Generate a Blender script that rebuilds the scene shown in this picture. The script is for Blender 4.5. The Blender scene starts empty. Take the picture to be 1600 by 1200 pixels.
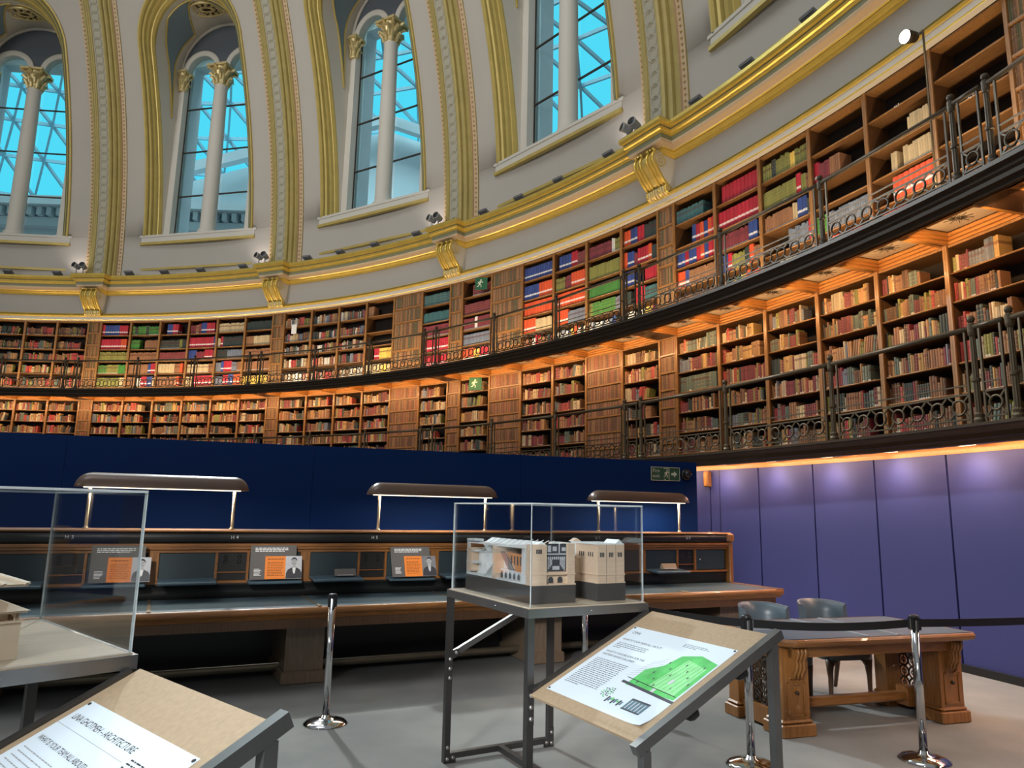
import bpy, math, random
from mathutils import Vector, Matrix
rnd = random.Random(7)
R_ = math.radians
PI = math.pi
sc = bpy.context.scene
COL = sc.collection

# ------------------------------------------------------------------ room geometry (metres, camera above the origin)
CX, CY = -14.4138538, 1.76861533           # centre of the round room
PH = 0.0659989                              # bearing of pier 0
PW = 0.00993918                             # half width of a pier (radians)
BAY = R_(18)
RB = 20.3                                   # face of the bookcases
ST = (BAY - 2 * PW) / 6                     # one press
EYE = 1.50954992


def ang(b):
    return PH + BAY * b


def pol(b, R, z=0.0):
    a = ang(b)
    return Vector((CX + R * math.sin(a), CY + R * math.cos(a), z))


# ------------------------------------------------------------------ materials
MATS = {}


def new_mat(name):
    m = bpy.data.materials.new(name)
    m.use_nodes = True
    nt = m.node_tree
    return m, nt, nt.nodes['Principled BSDF']


def mat(name, col, rough=0.5, metal=0.0, var=0.12, scale=8.0, bump=0.0, stretch=None, emit=None, estr=0.0, coat=0.0, spec=None):
    if name in MATS:
        return MATS[name]
    m, nt, p = new_mat(name)
    L = nt.links.new
    p.inputs['Roughness'].default_value = rough
    p.inputs['Metallic'].default_value = metal
    if coat:
        p.inputs['Coat Weight'].default_value = coat
    if spec is not None:
        p.inputs['Specular IOR Level'].default_value = spec
    tc = nt.nodes.new('ShaderNodeTexCoord')
    mp = nt.nodes.new('ShaderNodeMapping')
    L(tc.outputs['Object'], mp.inputs['Vector'])
    if stretch:
        mp.inputs['Scale'].default_value = stretch
    nz = nt.nodes.new('ShaderNodeTexNoise')
    nz.inputs['Scale'].default_value = scale
    nz.inputs['Detail'].default_value = 5
    L(mp.outputs['Vector'], nz.inputs['Vector'])
    mx = nt.nodes.new('ShaderNodeMix')
    mx.data_type = 'RGBA'
    c = Vector(col)
    mx.inputs['A'].default_value = (*[max(0, x * (1 - var)) for x in c], 1)
    mx.inputs['B'].default_value = (*[min(1, x * (1 + var)) for x in c], 1)
    L(nz.outputs['Fac'], mx.inputs['Factor'])
    L(mx.outputs['Result'], p.inputs['Base Color'])
    if bump:
        bp = nt.nodes.new('ShaderNodeBump')
        bp.inputs['Strength'].default_value = bump
        bp.inputs['Distance'].default_value = 0.02
        L(nz.outputs['Fac'], bp.inputs['Height'])
        L(bp.outputs['Normal'], p.inputs['Normal'])
    if emit:
        p.inputs['Emission Color'].default_value = (*emit, 1)
        p.inputs['Emission Strength'].default_value = estr
    MATS[name] = m
    return m


def wood(name, a, b, rough=0.4, axis=2, scale=5.0, coat=0.15):
    m, nt, p = new_mat(name)
    L = nt.links.new
    tc = nt.nodes.new('ShaderNodeTexCoord')
    mp = nt.nodes.new('ShaderNodeMapping')
    s = [14, 14, 14]
    s[axis] = 1.2
    mp.inputs['Scale'].default_value = s
    L(tc.outputs['Object'], mp.inputs['Vector'])
    nz = nt.nodes.new('ShaderNodeTexNoise')
    nz.inputs['Scale'].default_value = scale
    nz.inputs['Detail'].default_value = 6
    nz.inputs['Distortion'].default_value = 0.6
    L(mp.outputs['Vector'], nz.inputs['Vector'])
    cr = nt.nodes.new('ShaderNodeValToRGB')
    cr.color_ramp.elements[0].color = (*a, 1)
    cr.color_ramp.elements[0].position = 0.3
    cr.color_ramp.elements[1].color = (*b, 1)
    cr.color_ramp.elements[1].position = 0.7
    L(nz.outputs['Fac'], cr.inputs['Fac'])
    L(cr.outputs['Color'], p.inputs['Base Color'])
    p.inputs['Roughness'].default_value = rough
    p.inputs['Coat Weight'].default_value = coat
    bp = nt.nodes.new('ShaderNodeBump')
    bp.inputs['Strength'].default_value = 0.08
    L(nz.outputs['Fac'], bp.inputs['Height'])
    L(bp.outputs['Normal'], p.inputs['Normal'])
    return m


def glassy(name, tint, gloss_rough=0.02, refl=1.0):
    m = bpy.data.materials.new(name)
    m.use_nodes = True
    nt = m.node_tree
    nt.nodes.clear()
    L = nt.links.new
    o = nt.nodes.new('ShaderNodeOutputMaterial')
    t = nt.nodes.new('ShaderNodeBsdfTransparent')
    t.inputs['Color'].default_value = (*tint, 1)
    g = nt.nodes.new('ShaderNodeBsdfGlossy')
    g.inputs['Roughness'].default_value = gloss_rough
    fr = nt.nodes.new('ShaderNodeFresnel')
    fr.inputs['IOR'].default_value = 1.45
    ml = nt.nodes.new('ShaderNodeMath')
    ml.operation = 'MULTIPLY'
    ml.inputs[1].default_value = refl
    mx = nt.nodes.new('ShaderNodeMixShader')
    L(fr.outputs['Fac'], ml.inputs[0])
    L(ml.outputs[0], mx.inputs[0])
    L(t.outputs[0], mx.inputs[1])
    L(g.outputs[0], mx.inputs[2])
    L(mx.outputs[0], o.inputs['Surface'])
    return m


def book_material():
    m, nt, p = new_mat('book_binding')
    L = nt.links.new

    def math_(op, a, b=None, c=None):
        n = nt.nodes.new('ShaderNodeMath')
        n.operation = op
        for i, v in enumerate((a, b, c)):
            if v is None:
                continue
            if isinstance(v, (int, float)):
                n.inputs[i].default_value = v
            else:
                L(v, n.inputs[i])
        return n.outputs[0]

    def mixc(f, a, b):
        n = nt.nodes.new('ShaderNodeMix')
        n.data_type = 'RGBA'
        L(f, n.inputs['Factor'])
        for k, v in (('A', a), ('B', b)):
            if isinstance(v, tuple):
                n.inputs[k].default_value = (*v, 1)
            else:
                L(v, n.inputs[k])
        return n.outputs['Result']
    at = nt.nodes.new('ShaderNodeAttribute')
    at.attribute_name = 'Col'
    uv = nt.nodes.new('ShaderNodeUVMap')
    uv.uv_map = 'UVMap'
    sx = nt.nodes.new('ShaderNodeSeparateXYZ')
    L(uv.outputs[0], sx.inputs[0])
    u, v = sx.outputs[0], sx.outputs[1]
    seed = at.outputs['Alpha']
    onsp = math_('GREATER_THAN', u, -0.5)
    isbind = math_('GREATER_THAN', seed, 0.85)
    notbind = math_('SUBTRACT', 1.0, isbind)
    # worn leather variation
    tc = nt.nodes.new('ShaderNodeTexCoord')
    nz = nt.nodes.new('ShaderNodeTexNoise')
    nz.inputs['Scale'].default_value = 30
    nz.inputs['Detail'].default_value = 4
    L(tc.outputs['Object'], nz.inputs['Vector'])
    dk = math_('MULTIPLY_ADD', nz.outputs['Fac'], 0.5, 0.75)
    mv = nt.nodes.new('ShaderNodeVectorMath')
    mv.operation = 'SCALE'
    L(at.outputs['Color'], mv.inputs[0])
    L(dk, mv.inputs['Scale'])
    col = mv.outputs[0]
    # gilt lines
    k = math_('MULTIPLY_ADD', seed, 2.5, 4.0)
    fr = math_('FRACT', math_('MULTIPLY', v, k))
    line = math_('LESS_THAN', math_('ABSOLUTE', math_('SUBTRACT', fr, 0.5)), 0.07)
    has = math_('GREATER_THAN', math_('FRACT', math_('MULTIPLY', seed, 17.0)), 0.6)
    gl = math_('MULTIPLY', math_('MULTIPLY', line, has), math_('MULTIPLY', onsp, notbind))
    col = mixc(math_('MULTIPLY', gl, 0.4), col, (0.50, 0.33, 0.12))
    # title patch
    tp = math_('MULTIPLY', math_('GREATER_THAN', v, 0.62), math_('LESS_THAN', v, 0.76))
    hp = math_('GREATER_THAN', math_('FRACT', math_('MULTIPLY', seed, 29.0)), 0.6)
    tpf = math_('MULTIPLY', math_('MULTIPLY', tp, hp), math_('MULTIPLY', onsp, notbind))
    col = mixc(math_('MULTIPLY', tpf, 0.6), col, (0.10, 0.02, 0.015))
    # white shelf mark near the foot
    inu = math_('MULTIPLY', math_('GREATER_THAN', u, 0.2), math_('LESS_THAN', u, 0.8))
    wd = math_('MULTIPLY', math_('MULTIPLY', math_('GREATER_THAN', v, 0.03), math_('LESS_THAN', v, 0.12)), inu)
    hw = math_('GREATER_THAN', math_('FRACT', math_('MULTIPLY', seed, 41.0)), 0.8)
    col = mixc(math_('MULTIPLY', math_('MULTIPLY', wd, hw), math_('MULTIPLY', onsp, notbind)), col, (0.85, 0.82, 0.75))
    # binder label
    inb = math_('MULTIPLY', math_('GREATER_THAN', u, 0.12), math_('LESS_THAN', u, 0.88))
    bl = math_('MULTIPLY', math_('MULTIPLY', math_('GREATER_THAN', v, 0.26), math_('LESS_THAN', v, 0.38)), inb)
    islab = math_('GREATER_THAN', seed, 0.95)
    col = mixc(math_('MULTIPLY', bl, islab), col, (0.8, 0.8, 0.78))
    L(col, p.inputs['Base Color'])
    p.inputs['Roughness'].default_value = 0.55
    return m


def carpet():
    m, nt, p = new_mat('carpet')
    L = nt.links.new
    tc = nt.nodes.new('ShaderNodeTexCoord')
    n1 = nt.nodes.new('ShaderNodeTexNoise')
    n1.inputs['Scale'].default_value = 1.3
    n1.inputs['Detail'].default_value = 8
    n2 = nt.nodes.new('ShaderNodeTexNoise')
    n2.inputs['Scale'].default_value = 220
    L(tc.outputs['Object'], n1.inputs['Vector'])
    L(tc.outputs['Object'], n2.inputs['Vector'])
    cr = nt.nodes.new('ShaderNodeValToRGB')
    cr.color_ramp.elements[0].color = (0.20, 0.205, 0.20, 1)
    cr.color_ramp.elements[0].position = 0.35
    cr.color_ramp.elements[1].color = (0.27, 0.27, 0.255, 1)
    cr.color_ramp.elements[1].position = 0.65
    L(n1.outputs['Fac'], cr.inputs['Fac'])
    L(cr.outputs['Color'], p.inputs['Base Color'])
    p.inputs['Roughness'].default_value = 0.95
    p.inputs['Specular IOR Level'].default_value = 0.15
    b = nt.nodes.new('ShaderNodeBump')
    b.inputs['Strength'].default_value = 0.25
    b.inputs['Distance'].default_value = 0.01
    L(n2.outputs['Fac'], b.inputs['Height'])
    L(b.outputs['Normal'], p.inputs['Normal'])
    return m


OAK = wood('oak', (0.22, 0.105, 0.035), (0.38, 0.19, 0.065))
OAKX = wood('oak_shelf', (0.13, 0.062, 0.024), (0.22, 0.11, 0.042), axis=0)  # darkened oak: shade around the shelf boards put into the colour
OAKL = wood('oak_soffit', (0.42, 0.17, 0.04), (0.55, 0.25, 0.06), axis=0)
OAKD = wood('oak_dark', (0.035, 0.016, 0.009), (0.07, 0.03, 0.015))
BACKB = mat('shadowed_back_board', (0.012, 0.0065, 0.004), 0.8, var=0.2)  # near-black: the shade behind the books is put into the colour
OAKI = wood('oak_inner', (0.075, 0.034, 0.013), (0.13, 0.06, 0.024))  # darker oak; on the case sides, recess shade is in the colour
OAKT = wood('oak_table', (0.20, 0.075, 0.018), (0.34, 0.14, 0.035), axis=0, coat=0.3)
OAKV = wood('oak_table_upright', (0.20, 0.078, 0.018), (0.33, 0.14, 0.035), axis=2, coat=0.3)
PLY = wood('pale_board', (0.46, 0.37, 0.26), (0.56, 0.46, 0.34), axis=0, scale=2.5, coat=0.0)
MDF = mat('brown_hardboard', (0.36, 0.265, 0.165), 0.7, var=0.22, scale=60)
WALL = mat('warm_grey_plaster', (0.50, 0.46, 0.40), 0.7, var=0.05, scale=0.6)
WALLH = mat('cream_plaster', (0.66, 0.62, 0.54), 0.6, var=0.05, scale=1.0)
RIBG = mat('rib_gilding', (0.44, 0.345, 0.115), 0.45, metal=0.15, var=0.2, scale=4)
WALLG = mat('rib_band_cream', (0.44, 0.41, 0.31), 0.6, var=0.05)
SAGE = mat('sage_paint', (0.235, 0.24, 0.14), 0.5, var=0.08)
PEACH = mat('peach_paint', (0.62, 0.45, 0.28), 0.5, var=0.05)
GOLD = mat('gilding', (0.82, 0.59, 0.13), 0.28, metal=0.55, var=0.18, scale=5, bump=0.05)
GOLDM = mat('matt_gilding', (0.58, 0.44, 0.13), 0.42, metal=0.25, var=0.2, scale=4)
GOLDC = mat('gilded_leaf', (0.72, 0.58, 0.28), 0.38, metal=0.4, var=0.35, scale=25, bump=0.3)
SPAN = mat('slate_blue_paint', (0.20, 0.27, 0.32), 0.6, var=0.06)
TYMP = mat('dark_slate_paint', (0.10, 0.115, 0.135), 0.6, var=0.06)
STONE = mat('pale_stone', (0.62, 0.74, 0.78), 0.8, var=0.08, scale=1.5)
WSTEEL = mat('blue_grey_steel', (0.22, 0.46, 0.56), 0.5, var=0.05)
IRON = mat('dark_bronze_rim', (0.045, 0.032, 0.021), 0.5, metal=0.25, var=0.2)
IRONB = mat('brown_bronze_rim', (0.075, 0.048, 0.026), 0.4, metal=0.4, var=0.2)
BRASS = mat('aged_brass', (0.115, 0.082, 0.045), 0.45, metal=0.45, var=0.2, scale=12)
PANEL = mat('violet_blue_panel', (0.042, 0.048, 0.18), 0.55, var=0.03, scale=1)
NAVY = mat('navy_partition', (0.0008, 0.022, 0.115), 0.6, var=0.05, scale=1, spec=0.15)
BLACK = mat('black_paint', (0.012, 0.012, 0.013), 0.4, var=0.1)
LEATH = mat('blue_leather', (0.055, 0.095, 0.125), 0.42, var=0.15, scale=6, bump=0.06)
LEATHD = mat('dark_teal_leather', (0.018, 0.035, 0.045), 0.5, var=0.15, scale=6)
LEATHW = mat('worktop_leather', (0.075, 0.115, 0.14), 0.35, var=0.15, scale=3)
LEATHC = mat('chair_leather', (0.085, 0.115, 0.135), 0.36, var=0.25, scale=5, bump=0.05)
LAMPB = mat('brown_lamp_enamel', (0.15, 0.095, 0.07), 0.32, metal=0.15, var=0.1)
BRASSD = mat('shaded_brass', (0.07, 0.05, 0.028), 0.5, metal=0.3, var=0.2, scale=12)  # darker brass copy; the upper railing's shade is put into the colour
LAMPP = mat('lamp_post_brass', (0.42, 0.33, 0.22), 0.3, metal=0.8, var=0.1)
CHROME = mat('chrome', (0.62, 0.62, 0.62), 0.1, metal=1.0, var=0.03)
STEEL = mat('dark_steel', (0.085, 0.082, 0.08), 0.38, metal=0.75, var=0.25, scale=6)
STEELT = mat('bare_steel', (0.20, 0.20, 0.20), 0.35, metal=0.8, var=0.2, scale=7)
BOLT = mat('bolt_head', (0.42, 0.40, 0.38), 0.35, metal=0.9, var=0.1)
PAPER = mat('paper', (0.62, 0.71, 0.78), 0.7, var=0.02)
INK = mat('black_ink', (0.02, 0.02, 0.022), 0.8, var=0.05)
INKG = mat('grey_ink', (0.30, 0.32, 0.34), 0.8, var=0.05)
GREENP = mat('green_print', (0.10, 0.50, 0.13), 0.7, var=0.5, scale=14)
GREENL = mat('light_green_print', (0.28, 0.68, 0.30), 0.7, var=0.3, scale=20)
DARKP = mat('dark_print', (0.06, 0.065, 0.075), 0.7, var=0.5, scale=30)
PLUMP = mat('plum_print', (0.12, 0.10, 0.115), 0.7, var=0.4, scale=14)
TEALP = mat('teal_print', (0.10, 0.19, 0.24), 0.7, var=0.6, scale=40)
GREYB = mat('grey_board', (0.115, 0.105, 0.10), 0.6, var=0.05)
ORANGE = mat('orange_card', (0.85, 0.24, 0.03), 0.6, var=0.03)
WHITE = mat('white_print', (0.8, 0.8, 0.8), 0.6, var=0.02)
PHOTOL = mat('pale_photo_grey', (0.55, 0.56, 0.6), 0.6, var=0.25, scale=12)
PHOTOM = mat('mid_photo_grey', (0.20, 0.20, 0.22), 0.6, var=0.3, scale=15)
PHOTOD = mat('dark_photo_grey', (0.035, 0.035, 0.045), 0.6, var=0.4, scale=15)
SKINP = mat('photo_face_grey', (0.42, 0.42, 0.44), 0.6, var=0.2, scale=20)
EXITG = mat('exit_green', (0.002, 0.10, 0.032), 0.6, var=0.05)
EXITM = mat('exit_dark_green', (0.03, 0.10, 0.045), 0.4, var=0.05)
EXITW = mat('exit_cream', (0.70, 0.74, 0.58), 0.5, var=0.03)
MODELB = mat('cream_print_plastic', (0.74, 0.60, 0.44), 0.6, var=0.05, scale=30)
MODELW = wood('model_birch', (0.70, 0.53, 0.39), (0.80, 0.62, 0.46), axis=0, coat=0)
MODELG = mat('model_grey_base', (0.075, 0.07, 0.068), 0.5, var=0.08)
MODELC = mat('model_white_card', (0.80, 0.84, 0.85), 0.5, var=0.1, scale=20)
MODELO = mat('model_orange', (0.68, 0.30, 0.12), 0.6, var=0.15, scale=20)
FLOODG = mat('floodlight_grey', (0.20, 0.20, 0.20), 0.4, var=0.1)
CAMG = mat('spotlight_grey', (0.42, 0.42, 0.42), 0.4, var=0.1)
TUBEE = mat('lamp_tube', (1, 0.93, 0.75), 0.5, emit=(1, 0.88, 0.62), estr=2.5)
SPOTE = mat('spot_glow', (1, 0.9, 0.7), 0.5, emit=(1, 0.82, 0.6), estr=60)
SOFE = mat('soffit_lamp_glow', (1, 0.9, 0.7), 0.5, emit=(1, 0.75, 0.42), estr=4)
FLOOR = carpet()
BOOK = book_material()
GLASS = glassy('window_glass', (0.80, 0.97, 1.0), refl=0.5)
ACRYL = glassy('clear_acrylic', (0.975, 0.982, 0.982), refl=0.40)
ACRYE = mat('acrylic_edge', (0.58, 0.63, 0.64), 0.15, var=0.3, scale=14)

# ------------------------------------------------------------------ mesh builder


class MB:
    def __init__(s):
        s.v, s.f, s.m, s.sm = [], [], [], []
        s.M = None

    def add(s, vs, fs, mi=0, smooth=False):
        o = len(s.v)
        if s.M is not None:
            vs = [s.M @ Vector(p) for p in vs]
        s.v.extend(tuple(p) for p in vs)
        for f in fs:
            s.f.append(tuple(i + o for i in f))
            s.m.append(mi)
            s.sm.append(smooth)

    def box(s, x0, x1, y0, y1, z0, z1, mi=0):
        s.add([(x0, y0, z0), (x1, y0, z0), (x1, y1, z0), (x0, y1, z0), (x0, y0, z1), (x1, y0, z1), (x1, y1, z1), (x0, y1, z1)],
              [(0, 3, 2, 1), (4, 5, 6, 7), (0, 1, 5, 4), (1, 2, 6, 5), (2, 3, 7, 6), (3, 0, 4, 7)], mi)

    def cbox(s, x0, x1, y0, y1, z0, z1, c=0.01, mi=0):
        """box with chamfered long edges all round (in plan and in height)"""
        rings = [(z0, c), (z0 + c, 0), (z1 - c, 0), (z1, c)]
        vs = []
        for z, i in rings:
            a, b, p, q = x0 + i, x1 - i, y0 + i, y1 - i
            k = c
            vs += [(a + k, p, z), (b - k, p, z), (b, p + k, z), (b, q - k, z), (b - k, q, z), (a + k, q, z), (a, q - k, z), (a, p + k, z)]
        fs = [tuple(range(7, -1, -1)), tuple(range(24, 32))]
        for r in range(3):
            for i in range(8):
                fs.append((r * 8 + i, r * 8 + (i + 1) % 8, r * 8 + 8 + (i + 1) % 8, r * 8 + 8 + i))
        s.add(vs, fs, mi)

    def beam(s, p, q, w, h, mi=0, up=(0, 0, 1)):
        p, q = Vector(p), Vector(q)
        d = (q - p).normalized()
        upv = Vector(up)
        if abs(d.dot(upv)) > 0.98:
            upv = Vector((0, 1, 0))
        a = d.cross(upv).normalized() * (w / 2)
        b = a.cross(d).normalized() * (h / 2)
        vs = [p - a - b, p + a - b, p + a + b, p - a + b, q - a - b, q + a - b, q + a + b, q - a + b]
        s.add(vs, [(0, 3, 2, 1), (4, 5, 6, 7), (0, 1, 5, 4), (1, 2, 6, 5), (2, 3, 7, 6), (3, 0, 4, 7)], mi)

    def tube(s, pts, r, n=8, mi=0, closed=False, caps=True, up=(0, 0, 1)):
        pts = [Vector(p) for p in pts]
        N = len(pts)
        vs = []
        prev = None
        for i, p in enumerate(pts):
            if closed:
                d = pts[(i + 1) % N] - pts[i - 1]
            else:
                d = pts[min(i + 1, N - 1)] - pts[max(i - 1, 0)]
            d.normalize()
            if prev is None:
                u = Vector(up)
                if abs(u.dot(d)) > 0.95:
                    u = Vector((1, 0, 0))
                a = d.cross(u).normalized()
            else:
                a = (prev - d * prev.dot(d)).normalized()
            prev = a
            b = d.cross(a)
            rr = r[i] if isinstance(r, (list, tuple)) else r
            for k in range(n):
                t = 2 * PI * k / n
                vs.append(p + a * (rr * math.cos(t)) + b * (rr * math.sin(t)))
        fs = []
        for i in range(N if closed else N - 1):
            j = (i + 1) % N
            for k in range(n):
                fs.append((i * n + k, i * n + (k + 1) % n, j * n + (k + 1) % n, j * n + k))
        if caps and not closed:
            fs.append(tuple(range(n - 1, -1, -1)))
            fs.append(tuple((N - 1) * n + k for k in range(n)))
        s.add(vs, fs, mi, n > 5)

    def lathe(s, prof, n=16, mi=0, c=(0, 0, 0), smooth=True):
        vs = []
        for r, z in prof:
            for k in range(n):
                t = 2 * PI * k / n
                vs.append((c[0] + r * math.cos(t), c[1] + r * math.sin(t), c[2] + z))
        fs = []
        for i in range(len(prof) - 1):
            for k in range(n):
                fs.append((i * n + k, i * n + (k + 1) % n, (i + 1) * n + (k + 1) % n, (i + 1) * n + k))
        fs.append(tuple(range(n - 1, -1, -1)))
        fs.append(tuple((len(prof) - 1) * n + k for k in range(n)))
        s.add(vs, fs, mi, smooth)

    def prism(s, poly, h0, h1, plane='yz', mi=0, smooth=False):
        """extrude a 2-D polygon: plane yz -> along x, xz -> along y, xy -> along z"""
        def P(a, b, h):
            return (h, a, b) if plane == 'yz' else (a, h, b) if plane == 'xz' else (a, b, h)
        n = len(poly)
        vs = [P(a, b, h0) for a, b in poly] + [P(a, b, h1) for a, b in poly]
        s.add(vs, [tuple(range(n - 1, -1, -1)), tuple(range(n, 2 * n))], mi)
        s.add(vs, [(i, (i + 1) % n, n + (i + 1) % n, n + i) for i in range(n)], mi, smooth)

    def grid(s, rows, mi=0, smooth=True, closed=False):
        n = len(rows[0])
        vs = [p for r in rows for p in r]
        fs = []
        for i in range(len(rows) - 1):
            for k in range(n if closed else n - 1):
                fs.append((i * n + k, i * n + (k + 1) % n, (i + 1) * n + (k + 1) % n, (i + 1) * n + k))
        s.add(vs, fs, mi, smooth)

    def arc(s, prof, b0, b1, n, mis, smooth=False):
        """sweep a (R,z) profile round the room in world space; one material index per profile segment"""
        if isinstance(mis, int):
            mis = [mis] * (len(prof) - 1)
        cols = [[pol(b0 + (b1 - b0) * i / n, R, z) for R, z in prof] for i in range(n + 1)]
        for k in range(len(prof) - 1):
            s.grid([[c[k], c[k + 1]] for c in cols], mis[k], True)

    def data(s, name, mats, off=None):
        me = bpy.data.meshes.new(name)
        vs = s.v if off is None else [(a + off[0], b + off[1], c + off[2]) for a, b, c in s.v]
        me.from_pydata(vs, [], s.f)
        for m in (mats if isinstance(mats, (list, tuple)) else [mats]):
            me.materials.append(m)
        me.polygons.foreach_set('material_index', s.m)
        me.polygons.foreach_set('use_smooth', s.sm)
        me.update()
        return me

    def build(s, name, mats, parent=None, off=None):
        return link(name, s.data(name, mats, off), parent)


def link(name, me, parent=None):
    o = bpy.data.objects.new(name, me)
    COL.objects.link(o)
    if parent is not None:
        o.parent = parent
    return o


def empty(name, loc=(0, 0, 0), rz=0.0):
    o = bpy.data.objects.new(name, None)
    COL.objects.link(o)
    o.empty_display_size = 0.1
    o.location = loc
    o.rotation_euler = (0, 0, rz)
    return o


def tag(o, label, cat, group=None):
    o['label'] = label
    o['category'] = cat
    if group:
        o['group'] = group
    return o


def structure(o):
    o['kind'] = 'structure'
    return o


def thing(name, label, cat, loc=(0, 0, 0), rz=0.0, group=None):
    return tag(empty(name, loc, rz), label, cat, group)


KIDS = {}


def kids(o):
    return [c for c in bpy.data.objects if c.parent is o]


def copy_tree(o, cache={}):
    """a thing with its parts and their sub-parts"""
    if o.name not in cache:
        cache[o.name] = [(c, kids(c)) for c in kids(o)]
    r = o.copy()
    COL.objects.link(r)
    for c, gs in cache[o.name]:
        d = c.copy()
        COL.objects.link(d)
        d.parent = r
        for g in gs:
            e = g.copy()
            COL.objects.link(e)
            e.parent = d
    return r


def place(o, b, R, z):
    o.location = pol(b, R, z)
    o.rotation_euler = (0, 0, -ang(b))
    return o


TXT = {}


def text_geo(t, size=1.0, spacing=1.0, align='LEFT'):
    k = (t, spacing, align)
    if k not in TXT:
        cu = bpy.data.curves.new('lettering_tmp', 'FONT')
        cu.body = t
        cu.size = 1.0
        cu.space_character = spacing
        cu.align_x = align
        cu.resolution_u = 3
        ob = bpy.data.objects.new('lettering_tmp', cu)
        COL.objects.link(ob)
        dg = bpy.context.evaluated_depsgraph_get()
        me = bpy.data.meshes.new_from_object(ob.evaluated_get(dg))
        TXT[k] = ([tuple(v.co) for v in me.vertices], [tuple(p.vertices) for p in me.polygons])
        bpy.data.objects.remove(ob)
        bpy.data.curves.remove(cu)
        bpy.data.meshes.remove(me)
    vs, fs = TXT[k]
    return [(x * size, y * size, z * size) for x, y, z in vs], fs


ORD = ['zeroth', 'first', 'second', 'third', 'fourth', 'fifth', 'sixth', 'seventh', 'eighth', 'ninth', 'tenth', 'eleventh', 'twelfth', 'thirteenth',
       'fourteenth', 'fifteenth', 'sixteenth', 'seventeenth', 'eighteenth', 'nineteenth', 'twentieth', 'twenty-first', 'twenty-second', 'twenty-third', 'twenty-fourth',
       'twenty-fifth', 'twenty-sixth', 'twenty-seventh', 'twenty-eighth', 'twenty-ninth', 'thirtieth']


def ordw(n):
    if n < len(ORD):
        return ORD[n]
    return '%d%s' % (n, {1: 'st', 2: 'nd', 3: 'rd'}.get(n % 10, 'th'))


# ------------------------------------------------------------------ camera
PIT, ROL, FPX = 0.173244955, 0.0198013663, 1131.05626
fw = Vector((0, math.cos(PIT), math.sin(PIT)))
u0 = Vector((0, -math.sin(PIT), math.cos(PIT)))
r0 = Vector((1, 0, 0))
rt = math.cos(ROL) * r0 + math.sin(ROL) * u0
up = -math.sin(ROL) * r0 + math.cos(ROL) * u0
cam = bpy.data.cameras.new('camera')
cam.sensor_fit = 'HORIZONTAL'
cam.sensor_width = 36.0
cam.lens = FPX / 1600 * 36.0
cam.clip_end = 300
co = bpy.data.objects.new('camera', cam)
COL.objects.link(co)
co.matrix_world = Matrix(((rt.x, up.x, -fw.x, 0), (rt.y, up.y, -fw.y, 0), (rt.z, up.z, -fw.z, EYE), (0, 0, 0, 1)))
sc.camera = co

# ------------------------------------------------------------------ setting: floor, wall behind the presses, dome
B0, B1 = -6.3, 5.4
mb = MB()
mb.grid([[pol(B0 + (B1 - B0) * i / 60, 21.2, 0), pol(B0 + (B1 - B0) * i / 60, 6.0, 0)] for i in range(61)][::-1], 0, False)
structure(mb.build('floor', FLOOR))
mb = MB()
mb.arc([(20.74, 0), (20.74, 7.6)], B0, B1, 90, 0)
structure(mb.build('wall_back', OAKD))
# violet panels lining the ground floor
RP = 19.94
for i, (a0, a1) in enumerate([(2.55, 2.706), (2.708, 2.862), (2.864, 3.018), (3.02, 3.201), (3.205, 3.359), (3.363, 3.517), (3.521, 3.672), (3.676, 3.827), (3.831, 3.985), (3.989, 4.143), (4.147, 4.30), (4.304, 4.46)]):
    mb = MB()
    for k in range(4):
        x0, x1 = a0 + (a1 - a0) * k / 4, a0 + (a1 - a0) * (k + 1) / 4
        vs = [pol(x0, RP, 0.06), pol(x1, RP, 0.06), pol(x1, RP, 2.185), pol(x0, RP, 2.185), pol(x0, RP + .04, 0.06), pol(x1, RP + .04, 0.06), pol(x1, RP + .04, 2.185), pol(x0, RP + .04, 2.185)]
        mb.add(vs, [(0, 1, 2, 3), (0, 3, 7, 4), (1, 5, 6, 2), (3, 2, 6, 7)])
    if i == 3:      # jib door joint in this panel
        mb2 = MB()
        mb2.add([pol(3.2345, RP - .003, .06), pol(3.2365, RP - .003, .06), pol(3.2365, RP - .003, 2.18), pol(3.2345, RP - .003, 2.18)], [(0, 1, 2, 3)])
    structure(mb.build('wall_panel', PANEL))
mb2 = MB()
mb2.add([pol(3.2345, RP - .003, .06), pol(3.2362, RP - .003, .06), pol(3.2362, RP - .003, 2.18), pol(3.2345, RP - .003, 2.18)], [(0, 1, 2, 3)])
structure(mb2.build('wall_panel_joint', BLACK))
mb = MB()
mb.arc([(RP + .06, 2.24), (RP + .03, 0.0)], 2.4, 4.6, 40, 0)
structure(mb.build('wall_panel_backing', BLACK))
mb = MB()
mb.arc([(RP, 0.075), (RP - .05, 0.075), (RP - .05, 0.0)], 2.5, 4.5, 60, 0)
structure(mb.build('baseboard_right', BLACK))


def RD(z):
    return math.sqrt(max(0.01, 20.4 ** 2 - (z - 8.5) ** 2))


def arch_curve(al0, r, z0, zsp, n1=10, n2=24):
    """an arched opening drawn on the dome: list of (angle, z) from left foot over the crown to right foot"""
    ssp = 20.4 * math.asin((zsp - 8.5) / 20.4)
    L = [(-al0, z0 + (zsp - z0) * i / n1) for i in range(n1)]
    A = []
    for i in range(n2 + 1):
        t = PI * i / n2
        A.append((-al0 * math.cos(t), 8.5 + 20.4 * math.sin((ssp + r * math.sin(t)) / 20.4)))
    return L + A + [(-a, z) for a, z in L[::-1]]


def dpt(a, z, d=0.0):
    R = RD(z) - d
    return Vector((R * math.sin(a), R * math.cos(a), z))


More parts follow.
